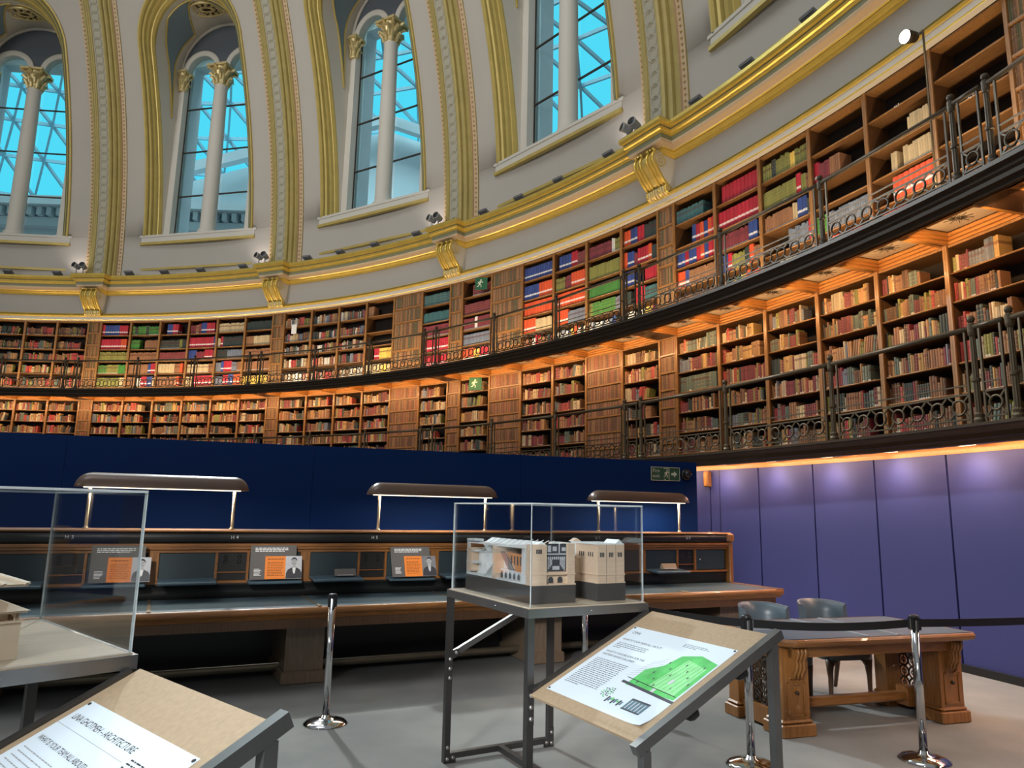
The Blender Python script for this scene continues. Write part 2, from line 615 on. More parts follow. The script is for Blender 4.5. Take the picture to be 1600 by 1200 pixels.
AO, RO, ZS = R_(5.45), 1.95, 15.7
AI, RI = R_(4.42), 1.56
Z0 = 9.88
CO = arch_curve(AO, RO, Z0, ZS)
CI = arch_curve(AI, RI, Z0, ZS)
# dome shell with openings
mb = MB()
ssp = 20.4 * math.asin((ZS - 8.5) / 20.4)
zapex = 8.5 + 20.4 * math.sin((ssp + RO) / 20.4)


def hole(z):
    if z < Z0:
        return 0.0
    s = 20.4 * math.asin((z - 8.5) / 20.4)
    if s <= ssp:
        return AO
    t = (s - ssp) / RO
    return AO * math.sqrt(max(0, 1 - t * t))


zs = [8.4, 9.0, 9.5, Z0 - .001, Z0] + [Z0 + (ZS - Z0) * i / 8 for i in range(1, 9)]
zs += [8.5 + 20.4 * math.sin((ssp + RO * math.sin(PI / 2 * i / 12)) / 20.4) for i in range(1, 13)] + [zapex + .4, zapex + 1.2, zapex + 2.2]
for bi in range(-7, 5):
    for sd in (-1, 1):
        rows = []
        for z in zs:
            h = hole(z) if bi >= -1 else 0.0
            R = RD(z) if z >= 8.5 else 20.4
            row = []
            for k in range(6):
                a = sd * (h + (BAY / 2 - h) * k / 5)
                A = ang(bi + .5) + a
                row.append(Vector((CX + R * math.sin(A), CY + R * math.cos(A), z)))
            rows.append(row)
        mb.grid(rows, 0, True)
structure(mb.build('wall_dome', WALL))

# cornice, frieze and shelf-top moulding
mb = MB()
# (R, z, material of the segment that starts here): 0 plaster 1 gold 2 cream 3 sage 4 peach
PR3 = [(20.3, 7.09, 2), (20.2, 7.09, 1), (20.2, 7.10, 1), (20.19, 7.11, 2), (20.19, 7.20, 1), (20.17, 7.205, 1), (20.15, 7.23, 1), (20.17, 7.255, 3), (20.2, 7.26, 1), (20.21, 7.275, 1), (20.19, 7.30, 1), (20.22, 7.325, 1), (20.33, 7.33, 0),
       (20.33, 7.93, 1), (20.29, 7.93, 1), (20.27, 7.965, 1), (20.25, 7.97, 1), (20.215, 8.01, 1), (20.225, 8.03, 1), (20.20, 8.05, 2), (20.195, 8.056, 4), (20.085, 8.082, 4), (20.075, 8.125, 2), (20.068, 8.13, 3), (20.062, 8.215, 1),
       (20.03, 8.22, 1), (20.025, 8.25, 1), (19.995, 8.265, 1), (19.985, 8.30, 1), (20.0, 8.315, 3), (19.995, 8.335, 1), (19.95, 8.345, 1), (19.925, 8.39, 1), (19.925, 8.45, 0), (20.5, 8.47, 0)]
prof = [(a, b) for a, b, c in PR3]
mi = [c for a, b, c in PR3][:-1]
mb.arc(prof, B0, B1, 220, mi)
structure(mb.build('trim_1', [WALL, GOLD, WALLH, SAGE, PEACH]))

# break-forward of the cornice over each bracket
cprof = prof[13:]
cmi = [{0: 0, 1: 1, 2: 2, 3: 3, 4: 4}[k] for k in mi[13:]]


def ressaut():
    mb = MB()
    d, w = 0.27, 0.36
    pts = [(-(20.33 - R), z) for R, z in cprof]
    pr = [(y - d, z) for y, z in pts]
    # widen a little as the moulding steps out, like a mitred return
    ww = [w + (20.33 - R) * 0.75 - .12 for R, z in cprof]
    for k in range(len(pr) - 1):
        (ya, za), (yb, zb) = pr[k], pr[k + 1]
        m = cmi[k] if k < len(cmi) else 0
        wa, wb = ww[k], ww[k + 1]
        mb.add([(-wa, ya, za), (wa, ya, za), (wb, yb, zb), (-wb, yb, zb)], [(0, 1, 2, 3)], m)
        for sd in (-1, 1):
            mb.add([(sd * wa, ya, za), (sd * wa, .1, za), (sd * wb, .1, zb), (sd * wb, yb, zb)], [(0, 1, 2, 3)], m)
    y, z = pr[0]
    mb.add([(-ww[0], y, z), (ww[0], y, z), (ww[0], .1, z), (-ww[0], .1, z)], [(0, 1, 2, 3)], 1)
    y, z = pr[-2]
    mb.add([(-ww[-2], y, z + .004), (ww[-2], y, z + .004), (ww[-2], .3, z + .02), (-ww[-2], .3, z + .02)], [(0, 1, 2, 3)], 0)
    return mb


me_res = ressaut().data('trim_2', [WALL, GOLD, WALLH, SAGE, PEACH], (0, 0, 0))
for b in range(-1, 5):
    o = link('trim_2', me_res)
    place(o, b, 20.33, 0)
    structure(o)

# scroll brackets
def bracket():
    def S():
        p = [(0.0, .75), (-.54, .75)]
        c, r = (-.37, .58), .175
        p += [(c[0] - r * math.sin(t), c[1] + r * math.cos(t)) for t in [R_(x) for x in range(30, 125, 15)]]
        p += [(-.44, .40), (-.36, .29), (-.28, .21), (-.21, .165)]
        c, r = (-.15, .085), .085
        p += [(c[0] - r * math.sin(t), c[1] + r * math.cos(t)) for t in [R_(x) for x in range(45, 200, 20)]]
        p += [(-.08, .0), (0, 0.02)]
        return p
    root = empty('scroll_bracket')
    p = S()
    m = MB()
    m.prism(p, -.25, .25, 'yz', 0)
    m.m[0] = m.m[1] = 1
    m.build('bracket_body', [GOLDM, WALLH], root)
    m = MB()
    for x in (-.235, -.085, .085, .235):
        q = [Vector((x, a - .012, b)) for a, b in p[1:-2]]
        m.tube(q, .028, 6, 0)
    for x in (-.16, .16):
        q = [Vector((x, a - .004, b)) for a, b in p[1:-2]]
        m.tube(q, .018, 5, 0)
    m.build('gilt_ridge', GOLD, root)
    for sd in (-1, 1):
        m = MB()
        for c, r, tu in (((-.37, .58), .15, 2.2), ((-.15, .09), .07, 1.8)):
            q = []
            for i in range(28):
                t = i / 27 * tu * 2 * PI
                rr = r * (1 - i / 30)
                q.append(Vector((sd * .252, c[0] - rr * math.sin(t), c[1] + rr * math.cos(t))))
            m.tube(q, .012, 5, 0)
        m.tube([Vector((sd * .252, a + .03, b)) for a, b in p[7:15]], .012, 5)
        m.build('side_scroll', GOLDM, root)
    m = MB()
    # acanthus leaf hanging under the foot
    for i in range(7):
        x = -.18 + .06 * i
        m.tube([(x, -.17, .18), (x, -.25, .10), (x * 1.05, -.235, .03), (x * 1.1, -.19, -.01), (x * 1.1, -.14, -.03)], [.03, .034, .03, .022, .01], 6)
    m.tube([(-.2, -.16, .05), (.2, -.16, .05)], .03, 6)
    m.build('acanthus_leaf', GOLDC, root)
    return root


wh = ['at far left, left of the second window', 'between second and third windows', 'between third and fourth windows', 'right of the fourth window, largest in view']
br0 = bracket()
for i, b in enumerate(range(0, 4)):
    o = br0 if i == 0 else copy_tree(br0)
    place(o, b, 20.33, 7.24)
    tag(o, 'gilded scroll bracket under the cornice, ' + wh[i], 'bracket', 'gilded scroll brackets under the cornice')

# ribs of the dome
def rib():
    half = [(.60, 0, 1), (.60, .05, 2), (.47, .05, 2), (.47, .11, 1), (.43, .155, 1), (.39, .155, 1), (.37, .13, 1), (.35, .20, 1), (.31, .235, 1), (.27, .235, 1), (.255, .21, 1), (.24, .28, 1), (.20, .31, 1), (.165, .31, 1), (.15, .28, 0)]
    pts = [(-t, d) for t, d, _ in half] + [(t, d) for t, d, _ in half[::-1]]
    ms = [k for _, _, k in half[:-1]] + [0] + [k for _, _, k in half[:-1]][::-1]
    ms[1] = 2
    ms[-2] = 2
    zz = [8.46 + (19.6 - 8.46) * i / 36 for i in range(37)]
    m = MB()
    rows = []
    for z in zz:
        rows.append([Vector((t, RD(max(z, 8.5)) - d, z)) for t, d in pts])
    for k in range(len(pts) - 1):
        m.grid([[r[k], r[k + 1]] for r in rows], ms[k], True)
    # guilloche rings up the middle band, and beads up the edges
    s = .1
    while s < 9.6:
        th = s / 20.4
        z = 8.5 + 20.4 * math.sin(th)
        R = 20.4 * math.cos(th) - .285
        ring = []
        for i in range(14):
            t = 2 * PI * i / 14
            ds, dx = .155 * math.sin(t), .12 * math.cos(t)
            ring.append(Vector((dx, R - ds * math.sin(th), z + ds * math.cos(th))))
        m.tube(ring, .016, 4, 0, closed=True)
        for sd in (-1, 1):
            for j in (0, 1):
                th2 = (s + .12 * j) / 20.4
                m.lathe([(.001, -.03), (.028, 0), (.001, .03)], 5, 3, (sd * .535, 20.4 * math.cos(th2) - .06, 8.5 + 20.4 * math.sin(th2)))
        s += .25
    return m.data('trim_3', [WALLG, RIBG, PEACH, RIBG])


me_rib = rib()
for b in range(-1, 5):
    o = link('trim_3', me_rib)
    o.location = (CX, CY, 0)
    o.rotation_euler = (0, 0, -ang(b))
    structure(o)

# ------------------------------------------------------------------ windows
def capital(m, c, s=1.0, mi=0, half=None):
    m.lathe([(.20 * s, 0), (.23 * s, .02), (.21 * s, .05), (.22 * s, .30), (.27 * s, .5), (.33 * s, .6), (.33 * s, .62)], 14, mi, c)
    for row, (z, n, h, out) in enumerate([(.05, 8, .26, .10), (.22, 8, .28, .14), (.40, 8, .2, .2)]):
        for k in range(n):
            t = 2 * PI * (k + .5 * row) / n
            d = Vector((math.cos(t), math.sin(t), 0))
            q = [Vector(c) + d * (.20 * s) + Vector((0, 0, z)), Vector(c) + d * (.25 * s) + Vector((0, 0, z + h * .6)), Vector(c) + d * ((.25 + out) * s) + Vector((0, 0, z + h)), Vector(c) + d * ((.28 + out) * s) + Vector((0, 0, z + h * .75))]
            m.tube(q, [.05 * s, .055 * s, .045 * s, .02 * s], 5, mi)
    m.box(c[0] - .36 * s, c[0] + .36 * s, c[1] - .36 * s, c[1] + .36 * s, c[2] + .62, c[2] + .70, mi)


WY = 20.72
LC, LH, LSP = .79, .56, 15.85           # a light: centre, half width, springing
BIGH, BIGS = 1.56, 15.9


def window():
    R0, zb = 20.4, 9.88
    off = (0, -R0, -zb)
    root = empty('window_1')
    structure(root)

    def W(i, n):      # big inner arch, same parameter count as CI
        a, z = CI[i]
        k = 10
        if i < k:
            return Vector((-BIGH, WY, Z0 + (BIGS - Z0) * i / k))
        if i >= len(CI) - k:
            return Vector((BIGH, WY, Z0 + (BIGS - Z0) * (len(CI) - 1 - i) / k))
        t = PI * (i - k) / (len(CI) - 2 * k - 1)
        return Vector((-BIGH * math.cos(t), WY, BIGS + BIGH * math.sin(t)))
    n = len(CI)
    # gilded arch moulding
    m = MB()
    prof_ = [(0, 0.0), (.0, .06), (.12, .10), (.22, .09), (.26, .04), (.36, .12), (.48, .13), (.54, .07), (.64, .14), (.74, .12), (.80, .05), (.88, .07), (1.0, .03), (1.0, -.05)]
    rows = []
    for i in range(n):
        (a0, z0), (a1, z1) = CO[i], CI[i]
        rows.append([dpt(a0 + (a1 - a0) * v, z0 + (z1 - z0) * v, d - .33 * v) for v, d in prof_])
    for k in range(len(prof_) - 1):
        m.grid([[r[k], r[k + 1]] for r in rows], 0 if k not in (4, 7) else 1, True)
    m.build('arch_moulding', [GOLDM, SAGE], root, off)
    # splayed reveal
    rev = []
    for i in range(n):
        a, z = CI[i]
        p, q = dpt(a, z, -.35), W(i, n)
        rev.append((p, q))

    def rv(i, v, lift=0.0):
        i = max(0, min(n - 1, i))
        j = min(n - 1, int(i) + 1)
        f = i - int(i)
        p = rev[int(i)][0].lerp(rev[j][0], f)
        q = rev[int(i)][1].lerp(rev[j][1], f)
        x = p.lerp(q, v)
        if lift:
            ctr = Vector((0, 19.6, 14.6))
            nrm = (Vector((0, x.y, min(x.z, 15.6))) - x)
            if nrm.length < 1e-3:
                nrm = Vector((0, 0, -1))
            x = x + nrm.normalized() * lift
        return x
    m = MB()
    m.grid([[rv(i, v / 8) for v in range(9)] for i in range(n)], 0, True)
    m.build('reveal', WALLH, root, off)
    # slate-blue spandrel panels with gilt edges on the splay
    for sd in (0, 1):
        def I(x):
            return x if sd == 0 else n - 1 - x
        us = [7.0 + (21.4 - 7.0) * t / 24 for t in range(25)]
        lo, hi = [], []
        for x in us:
            t = (x - 7.0) / 14.4
            a = .62 - .50 * min(1, t * 1.6)
            b = .62 + .24 * min(1, t * 1.5)
            if t > .66:
                q = (t - .66) / .34
                b -= (1 - math.sqrt(max(0, 1 - q * q)) * .0 - (1 - q) ** 1.6) * (b - a)
            lo.append(a)
            hi.append(b)
        m = MB()
        m.grid([[rv(I(x), a + (b - a) * k / 4, .012) for k in range(5)] for x, a, b in zip(us, lo, hi)], 0, True)
        sp = m.build('spandrel_panel', SPAN, root, off)
        m = MB()
        m.tube([rv(I(x), a, .02) for x, a in zip(us, lo)], .028, 5)
        m.tube([rv(I(x), b, .02) for x, b in zip(us, hi)], .028, 5)
        m.build('gilt_edge', GOLDM, sp, off)
    # oval pierced medallion at the crown
    m = MB()
    ap = (n - 1) / 2
    c = rv(ap, .42, 0)
    ydir = (rv(ap, .6) - rv(ap, .3)).normalized()
    zdir = Vector((1, 0, 0)).cross(ydir)
    if zdir.z > 0:
        zdir = -zdir
    c = c + zdir * .05

    def md(x, y, h=0):
        return c + Vector((1, 0, 0)) * x + ydir * y + zdir * h
    ring = [md(.62 * math.cos(2 * PI * i / 30), .40 * math.sin(2 * PI * i / 30)) for i in range(30)]
    m.tube(ring, .05, 6, 0, closed=True)
    for i in range(26):
        t = 2 * PI * i / 13
        rr = .36 if i < 13 else .72
        cx_, cy_ = .60 * rr * math.cos(t + .2 * (i // 13)), .38 * rr * math.sin(t + .2 * (i // 13))
        m.tube([md(cx_ + .075 * (1 - j / 14) * math.cos(j * .8 + t), cy_ + .06 * (1 - j / 14) * math.sin(j * .8 + t), .02) for j in range(12)], .016, 4, 0)
    m.add([md(.6 * math.cos(2 * PI * i / 30), .38 * math.sin(2 * PI * i / 30), -.02) for i in range(30)], [tuple(range(30))], 1)
    m.build('medallion', [GOLDC, OAKD], root, off)
    # tympanum + arched heads
    m = MB()
    rows = []
    N = 48
    for i in range(N + 1):
        x = -BIGH + 2 * BIGH * i / N
        top = BIGS + math.sqrt(max(0, BIGH ** 2 - x * x))
        dx = abs(abs(x) - LC)
        bot = LSP + math.sqrt(max(0, (LH + .12) ** 2 - dx * dx)) if dx < LH + .12 else LSP
        rows.append([Vector((x, WY, min(bot, top))), Vector((x, WY, top))])
    m.grid(rows, 0, False)
    m.build('tympanum', TYMP, root, off)
    m = MB()
    for sd in (-1, 1):
        for rr, w in ((LH + .10, .05), (LH + .04, .06), (LH, .05)):
            m.tube([Vector((sd * LC - rr * math.cos(PI * i / 20), WY - .02, LSP + rr * math.sin(PI * i / 20))) for i in range(21)], w, 6, 0)
        # flat soffit of the arch
        m.grid([[Vector((sd * LC - LH * math.cos(PI * i / 20), WY - .05, LSP + LH * math.sin(PI * i / 20))), Vector((sd * LC - LH * math.cos(PI * i / 20), WY + .25, LSP + LH * math.sin(PI * i / 20)))] for i in range(21)], 0, True)
        m.box(sd * 1.46 - .11, sd * 1.46 + .11, WY - .06, WY + .25, Z0 + .18, LSP - .62, 0)
        m.box(sd * 1.46 - .14, sd * 1.46 + .14, WY - .1, WY + .25, Z0, Z0 + .18, 0)
        m.box(sd * 1.46 - .11, sd * 1.46 + .11, WY - .03, WY + .25, LSP - .62, LSP, 0)
    m.tube([Vector((-BIGH * .985 * math.cos(PI * i / 30), WY - .03, BIGS + BIGH * .985 * math.sin(PI * i / 30))) for i in range(31)], .06, 6, 0)
    m.box(-.23, .23, WY + .0, WY + .25, LSP - .02, LSP + .25, 0)
    m.build('window_frame', WALLH, root, off)
    m = MB()
    m.lathe([(.33, 0), (.33, .10), (.29, .12), (.31, .17), (.29, .22), (.245, .26), (.235, .5), (.23, 3.0), (.205, 5.2), (.22, 5.22), (.22, 5.28)], 20, 0, (0, WY, Z0))
    cl = m.build('column', WALLH, root, off)
    m = MB()
    capital(m, (0, WY, Z0 + 5.24), 1.0)
    m.build('capital', GOLDC, cl, off)
    m = MB()
    for sd in (-1, 1):
        capital(m, (sd * 1.46, WY - .02, Z0 + 5.24), .62)
    m.build('side_capital', GOLDC, root, off)
    # glazing bars and glass
    m = MB()
    for z in (11.45, 13.0, 14.55):
        m.box(-1.36, 1.36, WY + .16, WY + .20, z - .02, z + .02, 0)
    for x in (-1.345, 1.345):
        m.box(x - .015, x + .015, WY + .16, WY + .20, Z0, LSP, 0)
    m.build('glazing_bar', IRON, root, off)
    m = MB()
    for sd in (-1, 1):
        poly = [(sd * LC - LH, Z0), (sd * LC + LH, Z0)] + [(sd * LC + LH * math.cos(PI * i / 20), LSP + LH * math.sin(PI * i / 20)) for i in range(21)]
        m.add([(x, WY + .18, z) for x, z in poly], [tuple(range(len(poly)))])
    m.build('window_pane', GLASS, root, off)
    # outer masonry jambs and lintel
    m = MB()
    for sd in (-1, 1):
        x0, x1 = sorted((sd * 1.33, sd * 2.2))
        m.box(x0, x1, WY + .34, WY + .80, Z0 - .6, 17.4)
    m.box(-2.2, 2.2, WY + .34, WY + .80, 16.25, 17.4)
    m.box(-2.2, 2.2, WY + .30, WY + .80, Z0 - .9, Z0 - .02)
    m.build('outer_jamb', STONE, root, off)
    # sill and the panelled dado under it
    m = MB()
    m.box(-2.0, 2.0, 20.24, 20.74, Z0 - .22, Z0, 0)
    m.box(-2.06, 2.06, 20.22, 20.40, Z0 - .05, Z0 + .02, 0)
    m.build('sill', WALLH, root, off)
    m = MB()
    m.box(-2.02, 2.02, 20.20, 20.3, Z0 - .30, Z0 - .22, 0)
    m.box(-2.02, 2.02, 20.30, 20.42, Z0 - 1.12, Z0 - 1.05, 0)
    for sd in (-1, 1):
        m.box(sd * 2.02 - .03, sd * 2.02 + .03, 20.3, 20.42, Z0 - 1.1, Z0 - .22, 0)
    m.build('gilt_trim', GOLDM, root, off)
    return root


w0 = window()
for i, b in enumerate((-.5, .5, 1.5, 2.5, 3.5)):
    o = w0 if i == 0 else copy_tree(w0)
    o.name = 'window_%d' % (i + 1)
    structure(o)
    place(o, b, 20.4, 9.88)

# what the windows look out on: lattice glass roof and a stone portico
mb = MB()
rings = [21.9, 23.2, 24.6, 26.1, 27.7, 29.4, 31.2, 33.1, 35.2]
zr = [18.2, 19.6, 20.3, 20.6, 20.5, 20.0, 19.2, 18.2, 17.0]
nA = 40
gridp = []
for j, (R, z) in enumerate(zip(rings, zr)):
    gridp.append([pol(-2.0 + 6.6 * (i + .5 * (j % 2)) / nA, R, z) for i in range(nA + 1)])
for j in range(len(rings)):
    for i in range(nA):
        mb.beam(gridp[j][i], gridp[j][i + 1], .09, .16)
        if j + 1 < len(rings):
            mb.beam(gridp[j][i], gridp[j + 1][i], .09, .16)
            if j % 2 == 0:
                if i > 0:
                    mb.beam(gridp[j][i], gridp[j + 1][i - 1], .09, .16)
            else:
                mb.beam(gridp[j][i], gridp[j + 1][i + 1], .09, .16)
tag(mb.build('lattice_roof', WSTEEL), 'blue-grey steel lattice glass roof seen through the arched windows', 'roof')
pt = thing('portico', 'pale stone portico with pediment seen through the second and third windows', 'building', (-6, 31, 0), R_(2))
mb = MB()
mb.box(-40, 30, 0, 3, 0, 13.4)
mb.build('facade_wall', STONE, pt)
mb = MB()
mb.box(-40, 30, -.4, 3, 13.4, 13.8)
mb.box(-40, 30, -.9, 3, 14.2, 14.6)
for i in range(140):
    mb.box(-38 + .42 * i, -38 + .42 * i + .2, -.65, 0, 13.82, 14.18)
mb.build('entablature', STONE, pt)
mb = MB()
mb.prism([(-13, 14.6), (13, 14.6), (0, 18.8)], .2, 3, 'xz')
mb.beam((-13.6, -.4, 14.7), (0, -.4, 19.0), .4, .45)
mb.beam((13.6, -.4, 14.7), (0, -.4, 19.0), .4, .45)
mb.build('pediment', STONE, pt)

# ------------------------------------------------------------------ galleries
def gallery(name, rim, deck, soff, mats):
    mb = MB()
    mb.arc(rim + [(RB + .4, rim[-1][1])], B0, B1, 220, [0] * len(rim))
    structure(mb.build(name, mats[0]))


gallery('trim_4', [(19.64, 4.62), (19.60, 4.605), (19.56, 4.61), (19.54, 4.65), (19.50, 4.66), (19.49, 4.70), (19.46, 4.72), (19.44, 4.76), (19.40, 4.775), (19.40, 4.82), (19.45, 4.825)], 4.82, 4.6, [IRON])
gallery('trim_5', [(19.64, 2.25), (19.60, 2.225), (19.56, 2.23), (19.54, 2.265), (19.50, 2.275), (19.49, 2.32), (19.46, 2.34), (19.44, 2.365), (19.40, 2.375), (19.40, 2.405), (19.45, 2.41)], 2.41, 2.22, [IRONB])


def coffers(name, z, Rout, bs, rosette=True):
    mb = MB()
    if not rosette:
        mb.arc([(19.945, 2.187), (19.945, z + .02)], 2.5, 4.6, 60, 0)
    for b, k in bs:
        a0 = PH + BAY * b + PW + ST * k
        bb = (a0 + ST / 2 - PH) / BAY
        M = Matrix.Translation(pol(bb, 20.0, z)) @ Matrix.Rotation(-ang(bb), 4, 'Z')
        mb.M = M
        hw = 19.9 * ST / 2
        y0, y1 = -.38, Rout - 20.0
        mb.box(-hw, hw, y0, y1, .10, .13, 1)            # pale centre panel
        steps = [(0, .0), (.05, .0), (.05, .03), (.09, .03), (.09, .06), (.13, .06), (.13, .10), (.15, .10)]
        mi = 0
        for (i0, z0), (i1, z1) in zip(steps, steps[1:]):
            A = [(-hw + i0, y0 + i0, z0), (hw - i0, y0 + i0, z0), (hw - i0, y1 - i0, z0), (-hw + i0, y1 - i0, z0)]
            Bq = [(-hw + i1, y0 + i1, z1), (hw - i1, y0 + i1, z1), (hw - i1, y1 - i1, z1), (-hw + i1, y1 - i1, z1)]
            mb.add(A + Bq, [(0, 1, 5, 4), (1, 2, 6, 5), (2, 3, 7, 6), (3, 0, 4, 7)], mi)
        if rosette:
            for q in range(20):
                t = 2 * PI * q / 20
                r2 = .15 if q % 2 else .09
                mb.beam((.03 * math.cos(t), .03 * math.sin(t) - .04, .097), (r2 * math.cos(t), r2 * math.sin(t) - .04, .097), .004, .005, 2)
            mb.lathe([(.022, 0), (.015, -.012), (.004, -.016)], 8, 2, (0, -.04, .1))
        mb.M = None
    # plain bays beside the piers, with dark timber between
    for b in sorted(set(b for b, k in bs)):
        for e0, e1 in ((b - PW / BAY, b + PW / BAY),):
            vs = [pol(e0, 19.6, z), pol(e1, 19.6, z), pol(e1, Rout, z), pol(e0, Rout, z)]
            mb.add(vs, [(0, 1, 2, 3)], 3)
    structure(mb.build(name, [OAKL, PLY, IRON, OAKD]))


PRESS = [(-1, 3), (-1, 4), (-1, 5)] + [(b, k) for b in range(0, 4) for k in range(6)]
coffers('ceiling_1', 4.60, 20.34, [(-1, k) for k in range(1, 6)] + [(b, k) for b in range(0, 5) for k in range(6)])
coffers('ceiling_2', 2.262, 19.955, [(b, k) for b in range(2, 5) for k in range(6)], rosette=False)
# soffit lamps over the violet panels
lm0 = None
n_s = 0
for b, k in [(3, 0), (3, 1), (3, 2), (3, 3), (3, 4), (3, 5)]:
    a0 = (PW + ST * (k + .5)) / BAY + b
    if lm0 is None:
        lm0 = empty('soffit_lamp')
        mb = MB()
        mb.cbox(-.10, .10, -.035, .035, -.012, .02, .006)
        mb.build('lamp_housing', WHITE, lm0)
        mb = MB()
        mb.box(-.085, .085, -.025, .025, -.016, -.012)
        mb.build('lamp_lens', SOFE, lm0)
        o = lm0
    else:
        o = copy_tree(lm0)
    place(o, a0, 19.80, 2.262)
    n_s += 1
    tag(o, 'small white soffit lamp above the violet panels, %s from the right' % ordw(7 - n_s), 'lamp', 'soffit lamps above the violet panels')

# railings
def railing(wid, rings, h, name, BRASS):
    """post at the left end and the panel to its right; local x along the gallery, z from the rim"""
    root = empty(name)
    x0 = -wid / 2
    m = MB()
    pts = []
    for i in range(20):
        pass
    n = 16
    prof_ = [(.050, 0), (.053, .03), (.042, .05), (.046, .08), (.030, .10), (.030, h * .42), (.040, h * .43), (.040, h * .46), (.028, h * .47), (.025, h - .09), (.032, h - .08), (.038, h - .05), (.038, h + .03), (.02, h + .05)]
    vs = []
    for r, z in prof_:
        for k in range(n):
            t = 2 * PI * k / n
            rr = r * (1 if (k % 2 == 0 or r > .0315) else .84)
            vs.append((x0 + rr * math.cos(t), rr * math.sin(t), z))
    fs = []
    for i in range(len(prof_) - 1):
        for k in range(n):
            fs.append((i * n + k, i * n + (k + 1) % n, (i + 1) * n + (k + 1) % n, (i + 1) * n + k))
    fs.append(tuple((len(prof_) - 1) * n + k for k in range(n)))
    m.add(vs, fs, 0, False)
    p = m.build('post', BRASS, root)
    m = MB()
    m.lathe([(.012, h + .04), (.03, h + .055), (.038, h + .08), (.03, h + .105), (.006, h + .118)], 12, 0, (x0, 0, 0))
    m.build('ball_finial', BRASS, p)
    m = MB()
    m.tube([(x0, 0, h), (-x0 - .052, 0, h)], .026, 10)
    m.build('handrail', BRASS, root)
    inset = .10 if rings > 1 else .078
    a, b = x0 + inset, -x0 - inset
    for x in (a, b):
        m = MB()
        m.beam((x, 0, 0), (x, 0, h), .02, .02)
        m.build('baluster', BRASS, root)
    zb, zt = h * .055, h * .315
    m = MB()
    m.beam((a, 0, h * .41), (b, 0, h * .41), .014, .014)
    m.build('mid_rail', BRASS, root)
    m = MB()
    m.beam((a, 0, zb), (b, 0, zb), .02, .016)
    m.beam((a, 0, zt), (b, 0, zt), .02, .018)
    zc = (zb + zt) / 2
    pitch = (b - a) / rings
    r = min(pitch * .30, (zt - zb) * .36)
    for i in range(rings):
        c = a + pitch * (i + .5)
        m.tube([(c + r * math.cos(2 * PI * k / 18), 0, zc + r * math.sin(2 * PI * k / 18)) for k in range(18)], .0125, 6, 0, closed=True, up=(0, 1, 0))
        for sx in (-1, 1):
            for sz, ze in ((1, zt), (-1, zb)):
                q = r * .72
                m.beam((c + sx * q, 0, zc + sz * q), (c + sx * pitch / 2, 0, ze), .016, .014, up=(0, 1, 0))
    m.build('ring_lattice', BRASS, root)
    return root


RR = 19.45
cuts = [-.031, .031, .34367, .65633, .969]
prot = {}
nsec = {0: 0, 1: 0}
secs = []
for b in range(-1, 5):
    for i in range(4):
        b0, b1 = b + cuts[i], b + cuts[i + 1]
        if b1 < -.40 or b0 > 4.05:
            continue
        secs.append((b0, b1, i))
for tier, (zb, h) in enumerate(((2.405, .92), (4.82, .83))):
    lst = [s for s in secs if not (tier == 0 and s[1] < .95)]
    for q, (b0, b1, i) in enumerate(lst):
        wid = RR * BAY * (b1 - b0)
        key = (tier, i == 0)
        if key not in prot:
            prot[key] = railing(wid, 1 if i == 0 else 7, h, 'railing_section', (BRASS, BRASSD)[tier])
            o = prot[key]
        else:
            o = copy_tree(prot[key])
        place(o, (b0 + b1) / 2, RR, zb)
        kind = 'narrow one-ring' if i == 0 else 'long ring-patterned'
        tag(o, '%s brass railing section on the %s gallery, %s from the right edge' % (kind, ('lower', 'upper')[tier], ordw(len(lst) - q)), 'railing', '%s gallery railing' % ('lower', 'upper')[tier])

# ------------------------------------------------------------------ bookcases
PWID = RB * ST            # press width on the face
TIER = [dict(z0=2.41, z1=4.60, rows=[4.27, 3.93, 3.58, 3.23, 2.89, 2.53]), dict(z0=4.83, z1=7.09, rows=[6.65, 6.20, 5.82, 5.43, 5.02])]
DOORS = {(0, 1, 4), (0, 2, 1), (0, 2, 4), (1, 1, 4), (1, 2, 1)}
DEP = .36


def bookcase(tier):
    T = TIER[tier]
    root = empty('bookcase')
    w = PWID / 2 - .0015
    H = T['z1'] - T['z0']
    m = MB()
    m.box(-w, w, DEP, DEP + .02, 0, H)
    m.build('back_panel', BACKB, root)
    for sd in (-1, 1):
        m = MB()
        x0, x1 = sorted((sd * w, sd * (w - .023)))
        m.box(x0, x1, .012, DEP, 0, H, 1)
        x0, x1 = sorted((sd * w, sd * (w - .027)))
        m.box(x0, x1, -.010, .012, 0, H, 0)
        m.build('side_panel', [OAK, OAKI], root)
    for z in T['rows']:
        m = MB()
        zz = z - T['z0']
        m.box(-w + .0235, w - .0235, .02, DEP - .001, zz - .024, zz, 0)
        m.tube([(-w + .028, .02, zz - .012), (w - .028, .02, zz - .012)], .012, 6, 1)
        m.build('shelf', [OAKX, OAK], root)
    m = MB()
    m.box(-w + .0235, w - .0235, .013, DEP - .001, H - .03, H)
    m.build('top_board', OAK, root)
    if T['rows'][-1] - T['z0'] > .1:
        m = MB()
        m.box(-w + .023, w - .023, .03, .05, 0, T['rows'][-1] - T['z0'] - .024)
        m.build('plinth', OAK, root)
    return root


